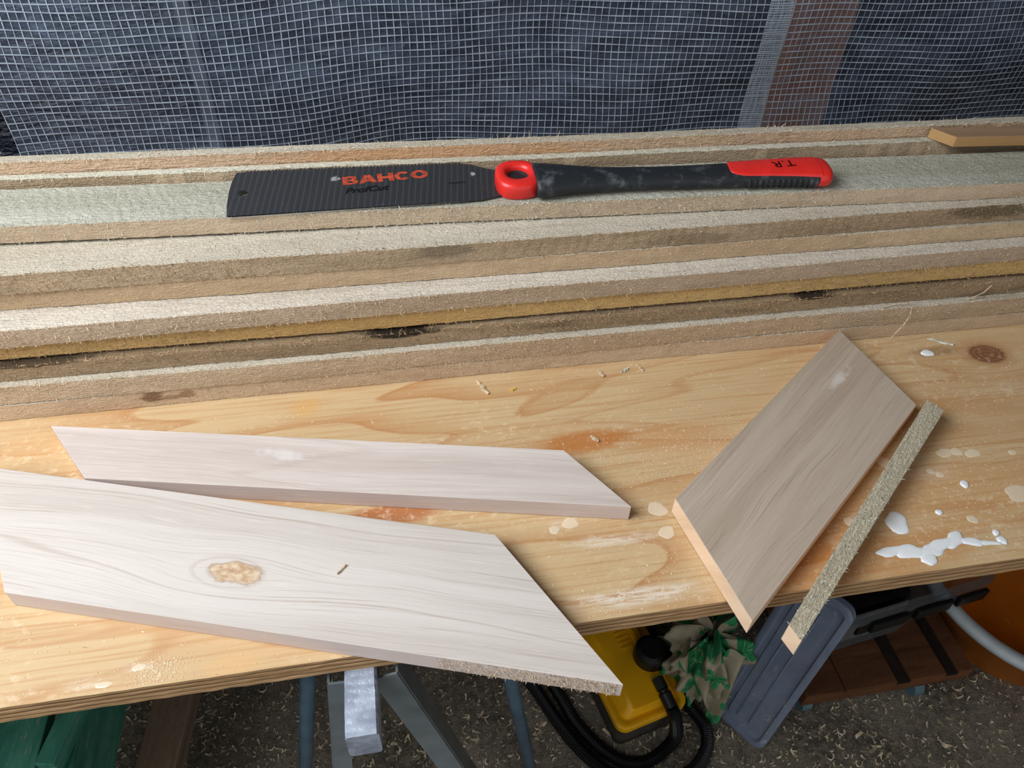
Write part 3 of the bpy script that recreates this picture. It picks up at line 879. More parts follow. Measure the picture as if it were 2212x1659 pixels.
# long hair-like curls hanging on the stack
def curl(label, pts, w=0.0009, grp='thin curls caught on the stack'):
    pts = [Vector(p) for p in pts]
    o = MB()
    b = pts[0]
    loc = (b.x, b.y, b.z)
    o.tube([p - b for p in pts], [w * (0.5 + 0.5 * math.sin(PI * min(1, i / (len(pts) - 1) + .15))) for i in range(len(pts))], 5)
    return tag(o.build('wood_curl', m_fibre, None, loc), label, 'wood curl', grp)
curl('long curved wood curl hanging down the stack at right', [(.488, .5010, .0378), (.490, .499, .0385), (.4895, .496, .030), (.486, .495, .020), (.481, .495, .008), (.478, .495, .003)], .0006)
curl('straight wood curl resting along the upper edge near the hanging curl', [(.462, .503, .0380), (.472, .505, .0395), (.486, .503, .041), (.494, .5035, .0405)], .0006)
curl('stiff curl leaning in the recess at the far right of the stack', [(.558, .506, .0375), (.568, .505, .044), (.574, .506, .052)], .0006)
curl('crooked curl lying across the pale upper edge of the second plank', [(.548, .5045, .0377), (.560, .504, .0385), (.572, .505, .039)], .0006)

# sawdust on the bench
r = random.Random(5)
mb = MB()
def flake(x, y, z, s):
    a = r.uniform(0, PI); t = r.uniform(-.5, .5)
    l = s * r.uniform(.6, 1.9); w = s * r.uniform(.25, .6)
    c, q = math.cos(a), math.sin(a)
    h = s * r.uniform(.08, .22)
    p = [(-l / 2, -w / 2, 0), (l / 2, -w / 2, h * .3), (l / 2, w / 2, 0), (-l / 2, w / 2, h * .3), (0, 0, h)]
    mb.add([(x + u * c - v * q, y + u * q + v * c, z + k) for u, v, k in p], [(0, 1, 4), (1, 2, 4), (2, 3, 4), (3, 0, 4)])
def inpoly(p, poly):
    s = False
    for i in range(len(poly)):
        a, b = poly[i], poly[i - 1]
        if (a[1] > p[1]) != (b[1] > p[1]) and p[0] < (b[0] - a[0]) * (p[1] - a[1]) / (b[1] - a[1]) + a[0]: s = not s
    return s
covered = (L1, L2, R1, R2)
def ok(x, y): return 0.2495 < y < 0.4995 and not any(inpoly((x, y), q) for q in covered)
cl = [(0.236, 0.383, 0.055, 0.018, 1500), (0.21, 0.44, 0.12, 0.04, 500), (-0.174, 0.2565, 0.010, 0.006, 500), (0.47, 0.34, 0.06, 0.045, 900), (0.40, 0.285, 0.08, 0.03, 700), (0.17, 0.29, 0.05, 0.03, 450), (0.15, 0.255, 0.06, 0.008, 250), (0.0, 0.47, 0.25, 0.02, 350), (0.55, 0.42, 0.07, 0.05, 350), (0.33, 0.47, 0.10, 0.03, 250), (-0.1, 0.27, 0.08, 0.02, 120)]
for cx_, cy_, sx_, sy_, n_ in cl:
    for _ in range(n_):
        x, y = r.gauss(cx_, sx_), r.gauss(cy_, sy_)
        if ok(x, y): flake(x, y, 0.0002, r.choice((0.0004, 0.0006, 0.0008, 0.0010)))
for _ in range(1800):
    x, y = r.uniform(-0.40, 0.75), r.uniform(0.25, 0.4995)
    if ok(x, y): flake(x, y, 0.0002, r.choice((0.0005, 0.0007, 0.001, 0.0014)))
tag(mb.build('sawdust', m_dust), 'pale sawdust flecks scattered over the plywood', 'sawdust', kind='stuff')

# ------------------------------------------------------------------ hand saw
saw = empty('hand_saw', (0.0, 0.572, 0.1432), (math.atan(0.11), 0, 0))
tag(saw, 'double-edged pull saw with black blade and red and black handle on the top plank', 'hand saw')
def curve_mesh(name, splines, extrude, mat, parent, loc, bevel=0.0, rot=(0, 0, 0)):
    cu = bpy.data.curves.new(name, 'CURVE'); cu.dimensions = '2D'; cu.fill_mode = 'BOTH'
    for pts in splines:
        sp = cu.splines.new('POLY'); sp.points.add(len(pts) - 1)
        for i, p in enumerate(pts): sp.points[i].co = (p[0], p[1], 0, 1)
        sp.use_cyclic_u = True
    cu.extrude = extrude; cu.bevel_depth = bevel; cu.bevel_resolution = 2
    return finish_curve(cu, name, mat, parent, loc, rot)
def finish_curve(cu, name, mat, parent, loc, rot=(0, 0, 0)):
    t = bpy.data.objects.new('tmp', cu); COL.objects.link(t)
    dg = bpy.context.evaluated_depsgraph_get(); dg.update()
    me = bpy.data.meshes.new_from_object(t.evaluated_get(dg))
    bpy.data.objects.remove(t); bpy.data.curves.remove(cu)
    me.materials.clear(); me.materials.append(mat); me.name = name
    o = bpy.data.objects.new(name, me); COL.objects.link(o)
    place(o, parent, loc, rot)
    return o
Y0 = 0.572
def yl(y): return (y - Y0) * 1.006
tip2, tip1, t1, n1, n2, t2 = (-.1258, .5655), (-.1225, .6263), (.0713, .6212), (.1000, .6075), (.1040, .5720), (.0717, .5674)
out = []
nt = 128
for i in range(nt):          # fine teeth along the near edge
    u = i / nt
    x = tip2[0] + .004 + (t2[0] - tip2[0] - .004) * u; y = tip2[1] + (t2[1] - tip2[1]) * u
    out += [(x, yl(y)), (x + .0008, yl(y - .0012))]
out += [(t2[0], yl(t2[1])), (.079, yl(.5669)), (.090, yl(.5690)), (.104, yl(.5735)), (.110, yl(.585)), (.108, yl(.600)), (.100, yl(.6085)), (.090, yl(.6130)), (.081, yl(.6185)), (t1[0], yl(t1[1]))]
nt = 62
for i in range(nt):          # coarse teeth along the far edge
    u = i / nt
    x = t1[0] + (tip1[0] + .008 - t1[0]) * u; y = t1[1] + (tip1[1] - t1[1]) * u
    out += [(x, yl(y)), (x - .0006, yl(y + .0021))]
out += [(tip1[0] + .007, yl(tip1[1])), (tip1[0] + .001, yl(tip1[1])), (-.1247, yl(.6140)), (-.1264, yl(.5985)), (-.1268, yl(.582)), (tip2[0] - .0003, yl(tip2[1] + .001)), (tip2[0] + .002, yl(tip2[1] - .0006))]
hole = [(-.1150 + .0040 * math.cos(2 * PI * k / 20), yl(.5965) + .0040 * math.sin(2 * PI * k / 20)) for k in range(20)]
def blade_mat():
    q = M('black_coated_steel', 0.36, 0.5)
    x, y, z = q.xyz()
    w = q.ma('SINE', q.ma('ADD', q.ma('MULTIPLY', q.ma('SUBTRACT', x, q.ma('MULTIPLY', y, .12)), 2 * PI / 0.0052), q.ma('MULTIPLY', q.noise(q.scl((30, 12, 1)), 1, 2), 3.0)))
    n = q.noise(q.scl((60, 60, 60)), 1, 4)
    sp = q.noise(q.scl((260, 260, 1)), 1, 3, 0.6)
    c = q.mix(q.ramp(w, 0.3, 1.0, 0, 0.45), s2l(54, 55, 58), s2l(84, 84, 86))
    c = q.mix(q.ramp(n, 0.45, 0.8, 0, 0.4), c, s2l(70, 68, 66))
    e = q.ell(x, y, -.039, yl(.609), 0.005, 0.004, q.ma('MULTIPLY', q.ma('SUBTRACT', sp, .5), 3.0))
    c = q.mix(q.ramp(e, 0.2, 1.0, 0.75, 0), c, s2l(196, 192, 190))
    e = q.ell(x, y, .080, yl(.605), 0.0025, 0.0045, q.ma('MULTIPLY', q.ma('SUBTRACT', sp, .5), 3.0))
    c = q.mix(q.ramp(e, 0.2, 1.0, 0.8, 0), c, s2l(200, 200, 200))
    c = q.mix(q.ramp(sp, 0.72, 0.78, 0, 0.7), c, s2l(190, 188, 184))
    # bare tips of the fine teeth
    bare = q.ramp(y, yl(.5667), yl(.5655), 0, 1)
    c = q.mix(bare, c, s2l(190, 186, 176))
    q.col(c)
    q.b.inputs['Metallic'].default_value = 0.35
    q.b.inputs['Roughness'].default_value = 0.38
    return q.m
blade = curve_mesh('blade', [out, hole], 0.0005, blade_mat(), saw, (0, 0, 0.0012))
tag(blade, 'black coated double-edged blade')

m_red = plain('red_plastic', s2l(214, 40, 34), 0.35, 0.5, mott=0.05, sc=60)
m_rub = M('black_rubber', 0.55, 0.4)
nn = m_rub.noise(m_rub.scl((60, 60, 60)), 1, 5, 0.65)
m_rub.col(m_rub.mix(m_rub.ramp(nn, 0.50, 0.78, 0, 0.75), s2l(28, 31, 35), s2l(104, 108, 112)))
m_rub.bump(m_rub.noise(m_rub.scl((700, 700, 700)), 1, 2), 0.15, 0.0005)
m_rub = m_rub.m
# head: red block with a finger hole
def superell(cx, cy, rx, ry, n=40, p=2.6):
    o = []
    for k in range(n):
        a = 2 * PI * k / n
        c, s = math.cos(a), math.sin(a)
        o.append((cx + rx * abs(c) ** (2 / p) * (1 if c >= 0 else -1), cy + ry * abs(s) ** (2 / p) * (1 if s >= 0 else -1)))
    return o
hx, hy = 0.1165, yl(.5865)
mb = MB()
nb = 48
prof = [(0.97, 0.0), (1.0, 0.0025), (1.0, 0.0120), (0.965, 0.0155), (0.87, 0.0175), (0.66, 0.0180), (0.50, 0.0165), (0.44, 0.0135), (0.42, 0.0110)]
vs = []
for s_, z_ in prof:
    for k in range(nb):
        a = 2 * PI * k / nb
        w = (s_ - 0.42) / 0.58
        ou = superell(0, 0, 0.0195, 0.0205, nb, 2.7)[k]
        inn = (0.0094 * math.cos(a), 0.0082 * math.sin(a) + 0.002)
        w = max(0, w)
        vs.append((hx + inn[0] * (1 - w) + ou[0] * w, hy - .0010 + inn[1] * (1 - w) + ou[1] * w * 0.97, z_ * 0.80))
fs = []
for i in range(len(prof) - 1):
    for k in range(nb):
        k2_ = (k + 1) % nb
        fs.append((i * nb + k, i * nb + k2_, (i + 1) * nb + k2_, (i + 1) * nb + k))
mb.add(vs, fs)
hd = mb.build('head', m_red, saw, smooth=True); tag(hd, 'red plastic head with a round recess')
mb = MB()
mb.lathe([(0.0, 0.0078), (0.0075, 0.0078), (0.0096, 0.0088), (0.0096, 0.0070)], hx, hy, 24)
sc_ = mb.build('locking_screw', m_rub, hd); tag(sc_, 'black screw inside the recess')
# handle loft
SEC = [(.126, .5795, .0215, .0108, .0110), (.140, .5795, .0200, .0106, .0108), (.161, .5785, .0165, .0100, .0104), (.185, .5770, .0138, .0092, .0098), (.208, .5760, .0126, .0088, .0095), (.240, .5742, .0122, .0086, .0094),
       (.273, .5724, .0125, .0088, .0096), (.305, .5712, .0132, .0092, .0100), (.339, .5700, .0142, .0098, .0106), (.366, .5680, .0152, .0104, .0112), (.384, .5664, .0160, .0106, .0114), (.394, .5655, .0160, .0106, .0114)]
SEC = [(x, y, a * 0.97, b * 0.84, z * 0.84) for x, y, a, b, z in SEC]
def sec(x):
    for a, b in zip(SEC, SEC[1:]):
        if x <= b[0] or b is SEC[-1]:
            u = (x - a[0]) / (b[0] - a[0])
            return [a[i] + (b[i] - a[i]) * u for i in range(5)]
def hp(x, phi, off=0.0, sc=1.0):
    """point on the grip: phi 0 = near side, 90 deg = top"""
    _, yc, a, b, zc = sec(x)
    c, s = math.cos(phi), math.sin(phi)
    p = 2.5
    cc = abs(c) ** (2 / p) * (1 if c >= 0 else -1); ss = abs(s) ** (2 / p) * (1 if s >= 0 else -1)
    return (x, yl(yc) - (a * sc + off) * cc, zc + (b * sc + off) * ss)
XB = 0.383
mb = MB()
nx, nf_ = 90, 40
for i in range(nx + 1):
    x = .130 + (XB - .130) * i / nx
    mb.v += [hp(x, 2 * PI * k / nf_, 0, 0.985 if i == 0 else 1.0) for k in range(nf_)]
for i in range(nx):
    for k in range(nf_):
        mb.f.append((i * nf_ + k, i * nf_ + (k + 1) % nf_, (i + 1) * nf_ + (k + 1) % nf_, (i + 1) * nf_ + k)); mb.mi.append(0)
mb.f.append(tuple(range(nf_))[::-1]); mb.mi.append(0)
grip = mb.build('grip', m_rub, saw, smooth=True); tag(grip, 'black rubber grip')
mb = MB()
ends = [(0.382, 1.02), (0.389, 1.03), (0.3925, 0.97), (0.3945, 0.85), (0.3955, 0.6), (0.3958, 0.25)]
for x, s_ in ends: mb.v += [(x,) + hp(min(x, .394), 2 * PI * k / nf_, 0, s_)[1:] for k in range(nf_)]
for i in range(len(ends) - 1):
    for k in range(nf_):
        mb.f.append((i * nf_ + k, i * nf_ + (k + 1) % nf_, (i + 1) * nf_ + (k + 1) % nf_, (i + 1) * nf_ + k)); mb.mi.append(0)
mb.f.append(tuple((len(ends) - 1) * nf_ + k for k in range(nf_))); mb.mi.append(0)
tag(mb.build('end_cap', m_red, saw, smooth=True), 'red end cap')
mb = MB()
X0, X1 = 0.302, 0.3835
def inl(u, v):
    x = X0 + (X1 - X0) * u
    t_ = max(0.0, 1 - u / 0.22)
    k = math.sqrt(max(0.0, 1 - t_ * t_))
    lo, hi = math.radians(74 - (30 + 20 * u) * k), math.radians(76 + 114 * k)
    ph = lo + (hi - lo) * v
    edge = min(v, 1 - v, 0.06) / 0.06
    return hp(x, ph, 0.0002 + 0.0007 * min(1, edge) * min(1, 0.15 + u * 30))
mb.grid(60, 24, inl)
inlay = mb.build('inlay', m_red, grip, smooth=True); tag(inlay, 'red inlay on the grip')
for i in range(13):
    x = 0.3175 + 0.0640 * i / 12.5
    mb = MB()
    mb.grid(4, 14, lambda u, v: hp(x + 0.0030 * u, math.radians(-62 + 78 * v), 0.0001 + 0.0014 * math.sin(PI * u) * min(1, 6 * v, 6 * (1 - v))))
    mb.build('grip_ridge', m_rub, grip, smooth=True)
def text(body, name, size, mat, parent, loc, rotz=0.0, sx=1.0, bold=0.0, shear=0.0, drop=None):
    cu = bpy.data.curves.new(name, 'FONT')
    cu.body = body; cu.size = size; cu.offset = bold; cu.shear = shear; cu.extrude = 0.00006
    cu.align_x = 'LEFT'; cu.align_y = 'BOTTOM_BASELINE'
    o = finish_curve(cu, name, mat, parent, loc, (0, 0, rotz))
    for v in o.data.vertices: v.co.x *= sx
    return o
m_print = plain('orange_red_print', s2l(180, 72, 50), 0.5, 0.3, mott=0.2, sc=260)
m_ink = plain('black_ink', s2l(12, 12, 13), 0.4, 0.4, mott=0.02)
zt = 0.00185
def fit(o, w, h):
    xs = [v.co.x for v in o.data.vertices]; ys = [v.co.y for v in o.data.vertices]
    for v in o.data.vertices:
        v.co.x = (v.co.x - min(xs)) / (max(xs) - min(xs)) * w
        v.co.y = (v.co.y - min(ys)) / (max(ys) - min(ys)) * h
    o.data.update()
def arc(cx, cy, rx, ry, a0, a1, n=14):
    return [(cx + rx * math.cos(math.radians(a0 + (a1 - a0) * k / n)), cy + ry * math.sin(math.radians(a0 + (a1 - a0) * k / n))) for k in range(n + 1)]
LETTERS = {
    'B': [[(0, 0), (.60, 0)] + arc(.66, .28, .32, .28, -80, 50) + [(.80, .53)] + arc(.62, .76, .30, .24, -20, 88) + [(0, 1)],
          [(.32, .18), (.56, .18)] + arc(.56, .29, .09, .11, -80, 80, 6) + [(.32, .40)], [(.32, .60), (.52, .60)] + arc(.52, .71, .08, .11, -80, 80, 6) + [(.32, .82)]],
    'A': [[(0, 0), (.30, 0), (.36, .2), (.64, .2), (.70, 0), (1, 0), (.67, 1), (.33, 1)], [(.42, .38), (.58, .38), (.5, .72)]],
    'H': [[(0, 0), (.32, 0), (.32, .38), (.68, .38), (.68, 0), (1, 0), (1, 1), (.68, 1), (.68, .62), (.32, .62), (.32, 1), (0, 1)]],
    'C': [arc(.52, .5, .52, .52, 42, 318, 30) + arc(.52, .5, .22, .27, 318, 42, 20)],
    'O': [arc(.5, .5, .5, .52, 0, 350, 35), arc(.5, .5, .22, .27, 0, 350, 25)]}
sp = []
pen = 0.0
for ch, wd in zip('BAHCO', (.0132, .0152, .0142, .0136, .0150)):
    for loop in LETTERS[ch]:
        sp.append([(pen + px * wd, py * 0.0115) for px, py in loop])
    pen += wd + 0.0006
o = curve_mesh('lettering', sp, 0.00006, m_print, blade, (-0.0323, yl(.5992), zt - .0012), 0, (0, 0, 0.055))
tag(o, 'large orange-red letters')
o = text('ProfCut', 'small_lettering', 0.010, m_ink, blade, (-0.0308, yl(.5868), zt - .0012), 0.055, bold=0.0003, shear=0.3); fit(o, 0.0375, 0.0078); tag(o, 'small black slanted letters')
o = text('l/xi|imi', 'small_lettering', 0.006, m_ink, blade, (0.0575, yl(.5905), zt - .0012), 0.05, shear=0.2); fit(o, 0.0145, 0.0042)
o = text('T.R', 'handwriting', 0.012, m_ink, inlay, (0, 0, 0)); fit(o, 0.021, 0.0085)
for v in o.data.vertices:
    x = 0.3625 - v.co.x; y = yl(.5735) - v.co.y - 0.0005
    _, yc, a, b, zc = sec(x)
    c = max(-1, min(1, -(y - yl(yc)) / a)); c = abs(c)
    v.co = (x, y, zc + b * (1 - c ** 2.5) ** (1 / 2.5) + 0.0012)
o.data.update(); tag(o, 'black marker initials')

# ------------------------------------------------------------------ things on the floor
# yellow pump with hose
m_yel = plain('yellow_plastic', s2l(236, 172, 14), 0.38, 0.45, mott=0.06, sc=20)
m_dgrey = plain('dark_grey_plastic', s2l(70, 64, 56), 0.6, 0.3)
m_blk = plain('black_plastic', s2l(14, 15, 16), 0.42, 0.45, mott=0.1)
LZ = -0.77
yb = empty('yellow_pump_case', (0.33, 0.53, FZ), (0, 0, math.radians(12.1)))
tag(yb, 'yellow plastic machine case with black cap, standing under the bench', 'machine')
# local frame: front-left corner of lid at px (1340,1583)
W_, D_ = 0.1305, 0.248
cx0, cy0 = 0.293, 0.4475
def yloc(dx, dy, z):
    a = math.radians(12.1)
    X = cx0 + dx * math.cos(a) - dy * math.sin(a); Y = cy0 + dx * math.sin(a) + dy * math.cos(a)
    v = Vector((X - 0.33, Y - 0.53, 0)); v.rotate(Euler((0, 0, -a)))
    return (v.x, v.y, z - FZ)
def rrect(x0, x1, y0, y1, r, n=5):
    o = []
    for cx, cy, a0 in ((x1 - r, y0 + r, -PI / 2), (x1 - r, y1 - r, 0), (x0 + r, y1 - r, PI / 2), (x0 + r, y0 + r, PI)):
        for k in range(n + 1):
            a = a0 + PI / 2 * k / n
            o.append((cx + r * math.cos(a), cy + r * math.sin(a)))
    return o
def stack_rr(levels, fn=None, cap=True):
    """levels: (x0,x1,y0,y1,r,z)"""
    mb = MB(); rings = []
    for x0, x1, y0, y1, r_, z_ in levels:
        rings.append([(fn(px, py, z_) if fn else (px, py, z_)) for px, py in rrect(x0, x1, y0, y1, r_)])
    n = len(rings[0])
    vs = [p for rg_ in rings for p in rg_]
    fs = []
    for i in range(len(rings) - 1):
        for k in range(n):
            fs.append((i * n + k, i * n + (k + 1) % n, (i + 1) * n + (k + 1) % n, (i + 1) * n + k))
    if cap:
        fs.append(tuple(range(n))[::-1]); fs.append(tuple((len(rings) - 1) * n + k for k in range(n)))
    mb.add(vs, fs)
    return mb
smooth_by_angle(stack_rr([(.006, W_ - .006, .006, D_ - .006, .014, FZ + .002), (.004, W_ - .004, .004, D_ - .004, .016, LZ - .012)], yloc).build('body', m_dgrey, yb))
lid = smooth_by_angle(stack_rr([(0, W_, 0, D_, .018, LZ - .014), (0, W_, 0, D_, .018, LZ - .002), (.003, W_ - .003, .003, D_ - .003, .016, LZ), (.008, W_ - .008, .008, D_ - .008, .014, LZ), (.012, W_ - .012, .012, D_ - .012, .013, LZ - .003),
               (.014, W_ - .014, .014, D_ - .014, .013, LZ - .003), (.026, W_ - .022, .020, D_ - .014, .012, LZ + .016), (.030, W_ - .030, .050, D_ - .020, .010, LZ + .020)], yloc).build('lid', m_yel, yb), 0.9)
for i in range(8):
    mb = MB(); a = yloc(.062, .118 + .0095 * i, LZ + .0205); b = yloc(.084, .118 + .0095 * i, LZ + .0205)
    mb.bar(a, b, .0035, .0025); mb.build('vent_rib', m_yel, lid)
mb = MB(); a = yloc(.092, .075, LZ + .021); b = yloc(.092, D_ - .02, LZ + .021); mb.bar(a, b, .008, .006); mb.build('side_rail', m_yel, lid, bevel=.001)
# black round cap
cp = yloc(.101, .090, LZ + .02)
mb = MB(); mb.lathe([(0.0, cp[2] + .028), (.019, cp[2] + .028), (.0265, cp[2] + .024), (.0285, cp[2] + .018), (.0285, cp[2] - .012), (.026, cp[2] - .024)], cp[0], cp[1], 40)
mb.build('round_cap', m_blk, yb, smooth=False)
# outlet fitting
fa = yloc(.092, .050, LZ + .024); fb = yloc(.092, .030, LZ + .022); fc = yloc(.094, .002, LZ + .012)
mb = MB(); mb.tube([fa, fb], [.0105, .0105], 6); ft = mb.build('outlet_fitting', m_blk, yb)
mb = MB(); mb.tube([fb, tuple(Vector(fb).lerp(Vector(fc), .15)), tuple(Vector(fb).lerp(Vector(fc), .2)), fc], [.0085, .0085, .0112, .0108], 18); mb.build('coupling', m_blk, ft)

def catmull(pts, per=14):
    pts = [Vector(p) for p in pts]; o = []
    P = [pts[0] * 2 - pts[1]] + pts + [pts[-1] * 2 - pts[-2]]
    for i in range(1, len(P) - 2):
        for k in range(per):
            t = k / per
            a, b, c, d = P[i - 1], P[i], P[i + 1], P[i + 2]
            o.append(0.5 * (2 * b + (c - a) * t + (2 * a - 5 * b + 4 * c - d) * t * t + (3 * b - a - 3 * c + d) * t ** 3))
    o.append(pts[-1]); return o
def resample(pts, step):
    o = [pts[0]]; acc = 0
    for a, b in zip(pts, pts[1:]):
        d = (b - a).length
        while acc + d >= step:
            a = a.lerp(b, (step - acc) / d); o.append(a); d = (b - a).length; acc = 0
        acc += d
    return o
yaw = math.radians(12.1)
fcw = Vector((fc[0], fc[1], 0)); fcw.rotate(Euler((0, 0, yaw))); HS = Vector((0.33 + fcw.x, 0.53 + fcw.y, fc[2] + FZ))
path = [HS, HS + Vector((.005, -.012, -.014)), (.3900, .4400, -.806), (.3700, .4290, -.828), (.338, .4195, -.8365), (.303, .4250, -.8375), (.2700, .4520, -.8375), (.2400, .4976, -.8375), (.2228, .5447, -.8375), (.195, .620, -.8375), (.172, .690, -.8375), (.145, .700, -.8375), (.138, .660, -.8375), (.156, .615, -.8375),
        (.1800, .570, -.8375), (.2080, .5050, -.8375), (.2430, .4440, -.8375), (.2880, .4020, -.8375), (.345, .386, -.8375), (.405, .392, -.8375), (.443, .420, -.8375), (.456, .455, -.8375), (.444, .490, -.8375), (.428, .525, -.8375), (.420, .590, -.8375), (.41, .70, -.8375)]
pts = resample(catmull(path), 0.0019)
b0 = pts[0]
mb = MB(); mb.tube([p - b0 for p in pts], [.0118 if i % 2 else .0098 for i in range(len(pts))], 10)
tag(mb.build('corrugated_hose', m_blk, None, tuple(b0), smooth=False), 'black corrugated hose coiled round the yellow case', 'hose')

# cloth bag with leaf print
def cloth_mat():
    q = M('leaf_print_cotton', 0.9, 0.1)
    vo = q.nd('ShaderNodeTexVoronoi'); vo.feature = 'F1'
    q.put(vo.inputs['Vector'], q.co()); vo.inputs['Scale'].default_value = 17.0; vo.inputs['Randomness'].default_value = 0.75
    df = q.nd('ShaderNodeVectorMath', operation='SUBTRACT')
    sc = q.nd('ShaderNodeVectorMath', operation='SCALE'); q.put(sc.inputs[0], q.co()); sc.inputs['Scale'].default_value = 1.0
    q.put(df.inputs[0], sc.outputs[0]); q.put(df.inputs[1], vo.outputs['Position'])
    dx, dy, dz = q.xyz(df.outputs[0])
    ang = q.ma('ARCTAN2', dz, q.ma('SUBTRACT', dx, q.ma('MULTIPLY', dy, 0.6)))
    d = vo.outputs['Distance']
    lob = q.ma('MULTIPLY', q.ma('ABSOLUTE', q.ma('SINE', q.ma('MULTIPLY', ang, 2.5))), 0.12)
    leaf = q.ramp(q.ma('SUBTRACT', d, lob), 0.40, 0.43, 1, 0)
    vein = q.ramp(q.ma('MULTIPLY', q.ma('ABSOLUTE', q.ma('SINE', q.ma('MULTIPLY', ang, 3.5))), d), 0.016, 0.035, 1, 0)
    pale = q.mix(q.ramp(q.noise(q.scl((14, 14, 14)), 1, 4), 0.3, 0.7), s2l(176, 166, 142), s2l(138, 126, 102))
    gr = q.mix(q.ramp(q.noise(q.scl((50, 50, 50)), 1, 3), 0.3, 0.7), s2l(40, 122, 76), s2l(64, 150, 96))
    c = q.mix(leaf, pale, gr)
    c = q.mix(q.ma('MULTIPLY', q.ma('MULTIPLY', vein, leaf), 0.8), c, s2l(196, 206, 172))
    q.col(c)
    q.bump(q.noise(q.scl((900, 900, 900)), 1, 1), 0.2, 0.0005)
    return q.m
bag = empty('cloth_bag', (0.468, 0.552, FZ))
tag(bag, 'crumpled cream cotton bag printed with green leaves, between yellow case and clear lid', 'bag')
def bagf(u, v):
    a = 2 * PI * u
    h = v
    rr = 0.050 * (1.0 + 0.25 * math.sin(PI * min(1, h * 1.1)) - 0.22 * h) + 0.016 * (0.3 + h) * math.sin(5 * a + 6 * h) + 0.010 * math.sin(9 * a - 9 * h + 1) + 0.007 * math.sin(15 * a + 17 * h) + 0.004 * math.sin(23 * a - 30 * h)
    if h < .06: rr *= 0.7 + 5 * h
    z = 0.001 + 0.235 * h + 0.016 * h * math.sin(3 * a + 1) + 0.010 * h * math.sin(7 * a)
    if h > 0.86:
        k = (h - 0.86) / 0.14
        rr *= 1 - 0.75 * k; z -= 0.045 * k * k
    lean = -0.014 * h
    return (rr * math.cos(a) + lean, rr * 0.95 * math.sin(a) - 0.02 * h, z)
mb = MB(); mb.grid(110, 70, bagf)
mb.build('bag_body', cloth_mat(), bag, smooth=True)
mb = MB()   # slack flap hanging in front
def flap(u, v):
    x = -0.078 + 0.105 * u; s = v
    y = -0.045 - 0.030 * s - 0.016 * math.sin(3.0 + 6 * u + 2 * s) - 0.012 * math.sin(14 * u + 5 * s)
    z = 0.190 - 0.090 * s - 0.085 * s * (1 - abs(2 * u - 1.0)) + 0.012 * math.sin(9 * u)
    return (x * (1 - .35 * s) + .015 * s, y, z)
mb.grid(50, 30, flap)
mb.build('loose_flap', cloth_mat(), bag, smooth=True)

# translucent lid leaning against the trolley
def clear_mat(name, c, alpha, rough=0.25):
    q = M(name, rough, 0.5)
    q.col(c)
    tr_ = q.nd('ShaderNodeBsdfTransparent'); tr_.inputs[0].default_value = (0.88, 0.92, 0.98, 1)
    mx = q.nd('ShaderNodeMixShader')
    n1 = q.noise(q.scl((30, 30, 30)), 1, 4)
    q.put(mx.inputs[0], q.ramp(n1, 0.3, 0.7, alpha * 0.9, min(1, alpha * 1.1)))
    q.t.links.new(tr_.outputs[0], mx.inputs[1]); q.t.links.new(q.b.outputs[0], mx.inputs[2])
    q.t.links.new(mx.outputs[0], q.t.nodes['Material Output'].inputs['Surface'])
    return q.m
m_lidp = clear_mat('blue_clear_plastic', s2l(146, 160, 184), 0.58, 0.22)
B1 = Vector((.5355, .4050, FZ + .004)); EX = Vector((-.0446, .0680, 0)).normalized()
T1 = Vector((.600, .475, -.500))
EYv = (T1 - B1); EYv = (EYv - EX * EYv.dot(EX)); LL = EYv.length; EYv.normalize(); EZ = EX.cross(EYv).normalized()
if EZ.dot(Vector((0, 0, CAM_H)) - B1) < 0: EZ = -EZ
lw = 0.100
lidb = empty('box_lid', tuple(B1))
tag(lidb, 'bluish translucent storage box lid standing on end against the trolley', 'box lid')
def lf(px, py, z_): return tuple(EX * px + EYv * py + EZ * z_)
lv = [(0, lw, 0, LL, .020, -.012), (0, lw, 0, LL, .020, .0), (.002, lw - .002, .002, LL - .002, .019, .002), (.010, lw - .010, .010, LL - .010, .014, .002), (.013, lw - .013, .013, LL - .013, .012, -.004), (.020, lw - .020, .020, LL - .020, .010, -.004), (.022, lw - .022, .022, LL - .022, .010, -.001)]
lo = stack_rr(lv, lf, cap=False)
n_ = len(lo.v) // len(lv)
lo.f.append(tuple((len(lv) - 1) * n_ + k for k in range(n_))); lo.mi.append(0)
smooth_by_angle(lo.build('panel', m_lidp, lidb), 0.8)
mb = MB()
a, b = lf(.040, .035, .0005), lf(.040, LL - .04, .0005); mb.tube([a, b], .0016, 6); mb.build('moulded_rib', m_lidp, lidb, smooth=True)
mb = MB()
a, b = lf(.062, .035, .0005), lf(.062, LL - .04, .0005); mb.tube([a, b], .0016, 6); mb.build('moulded_rib', m_lidp, lidb, smooth=True)

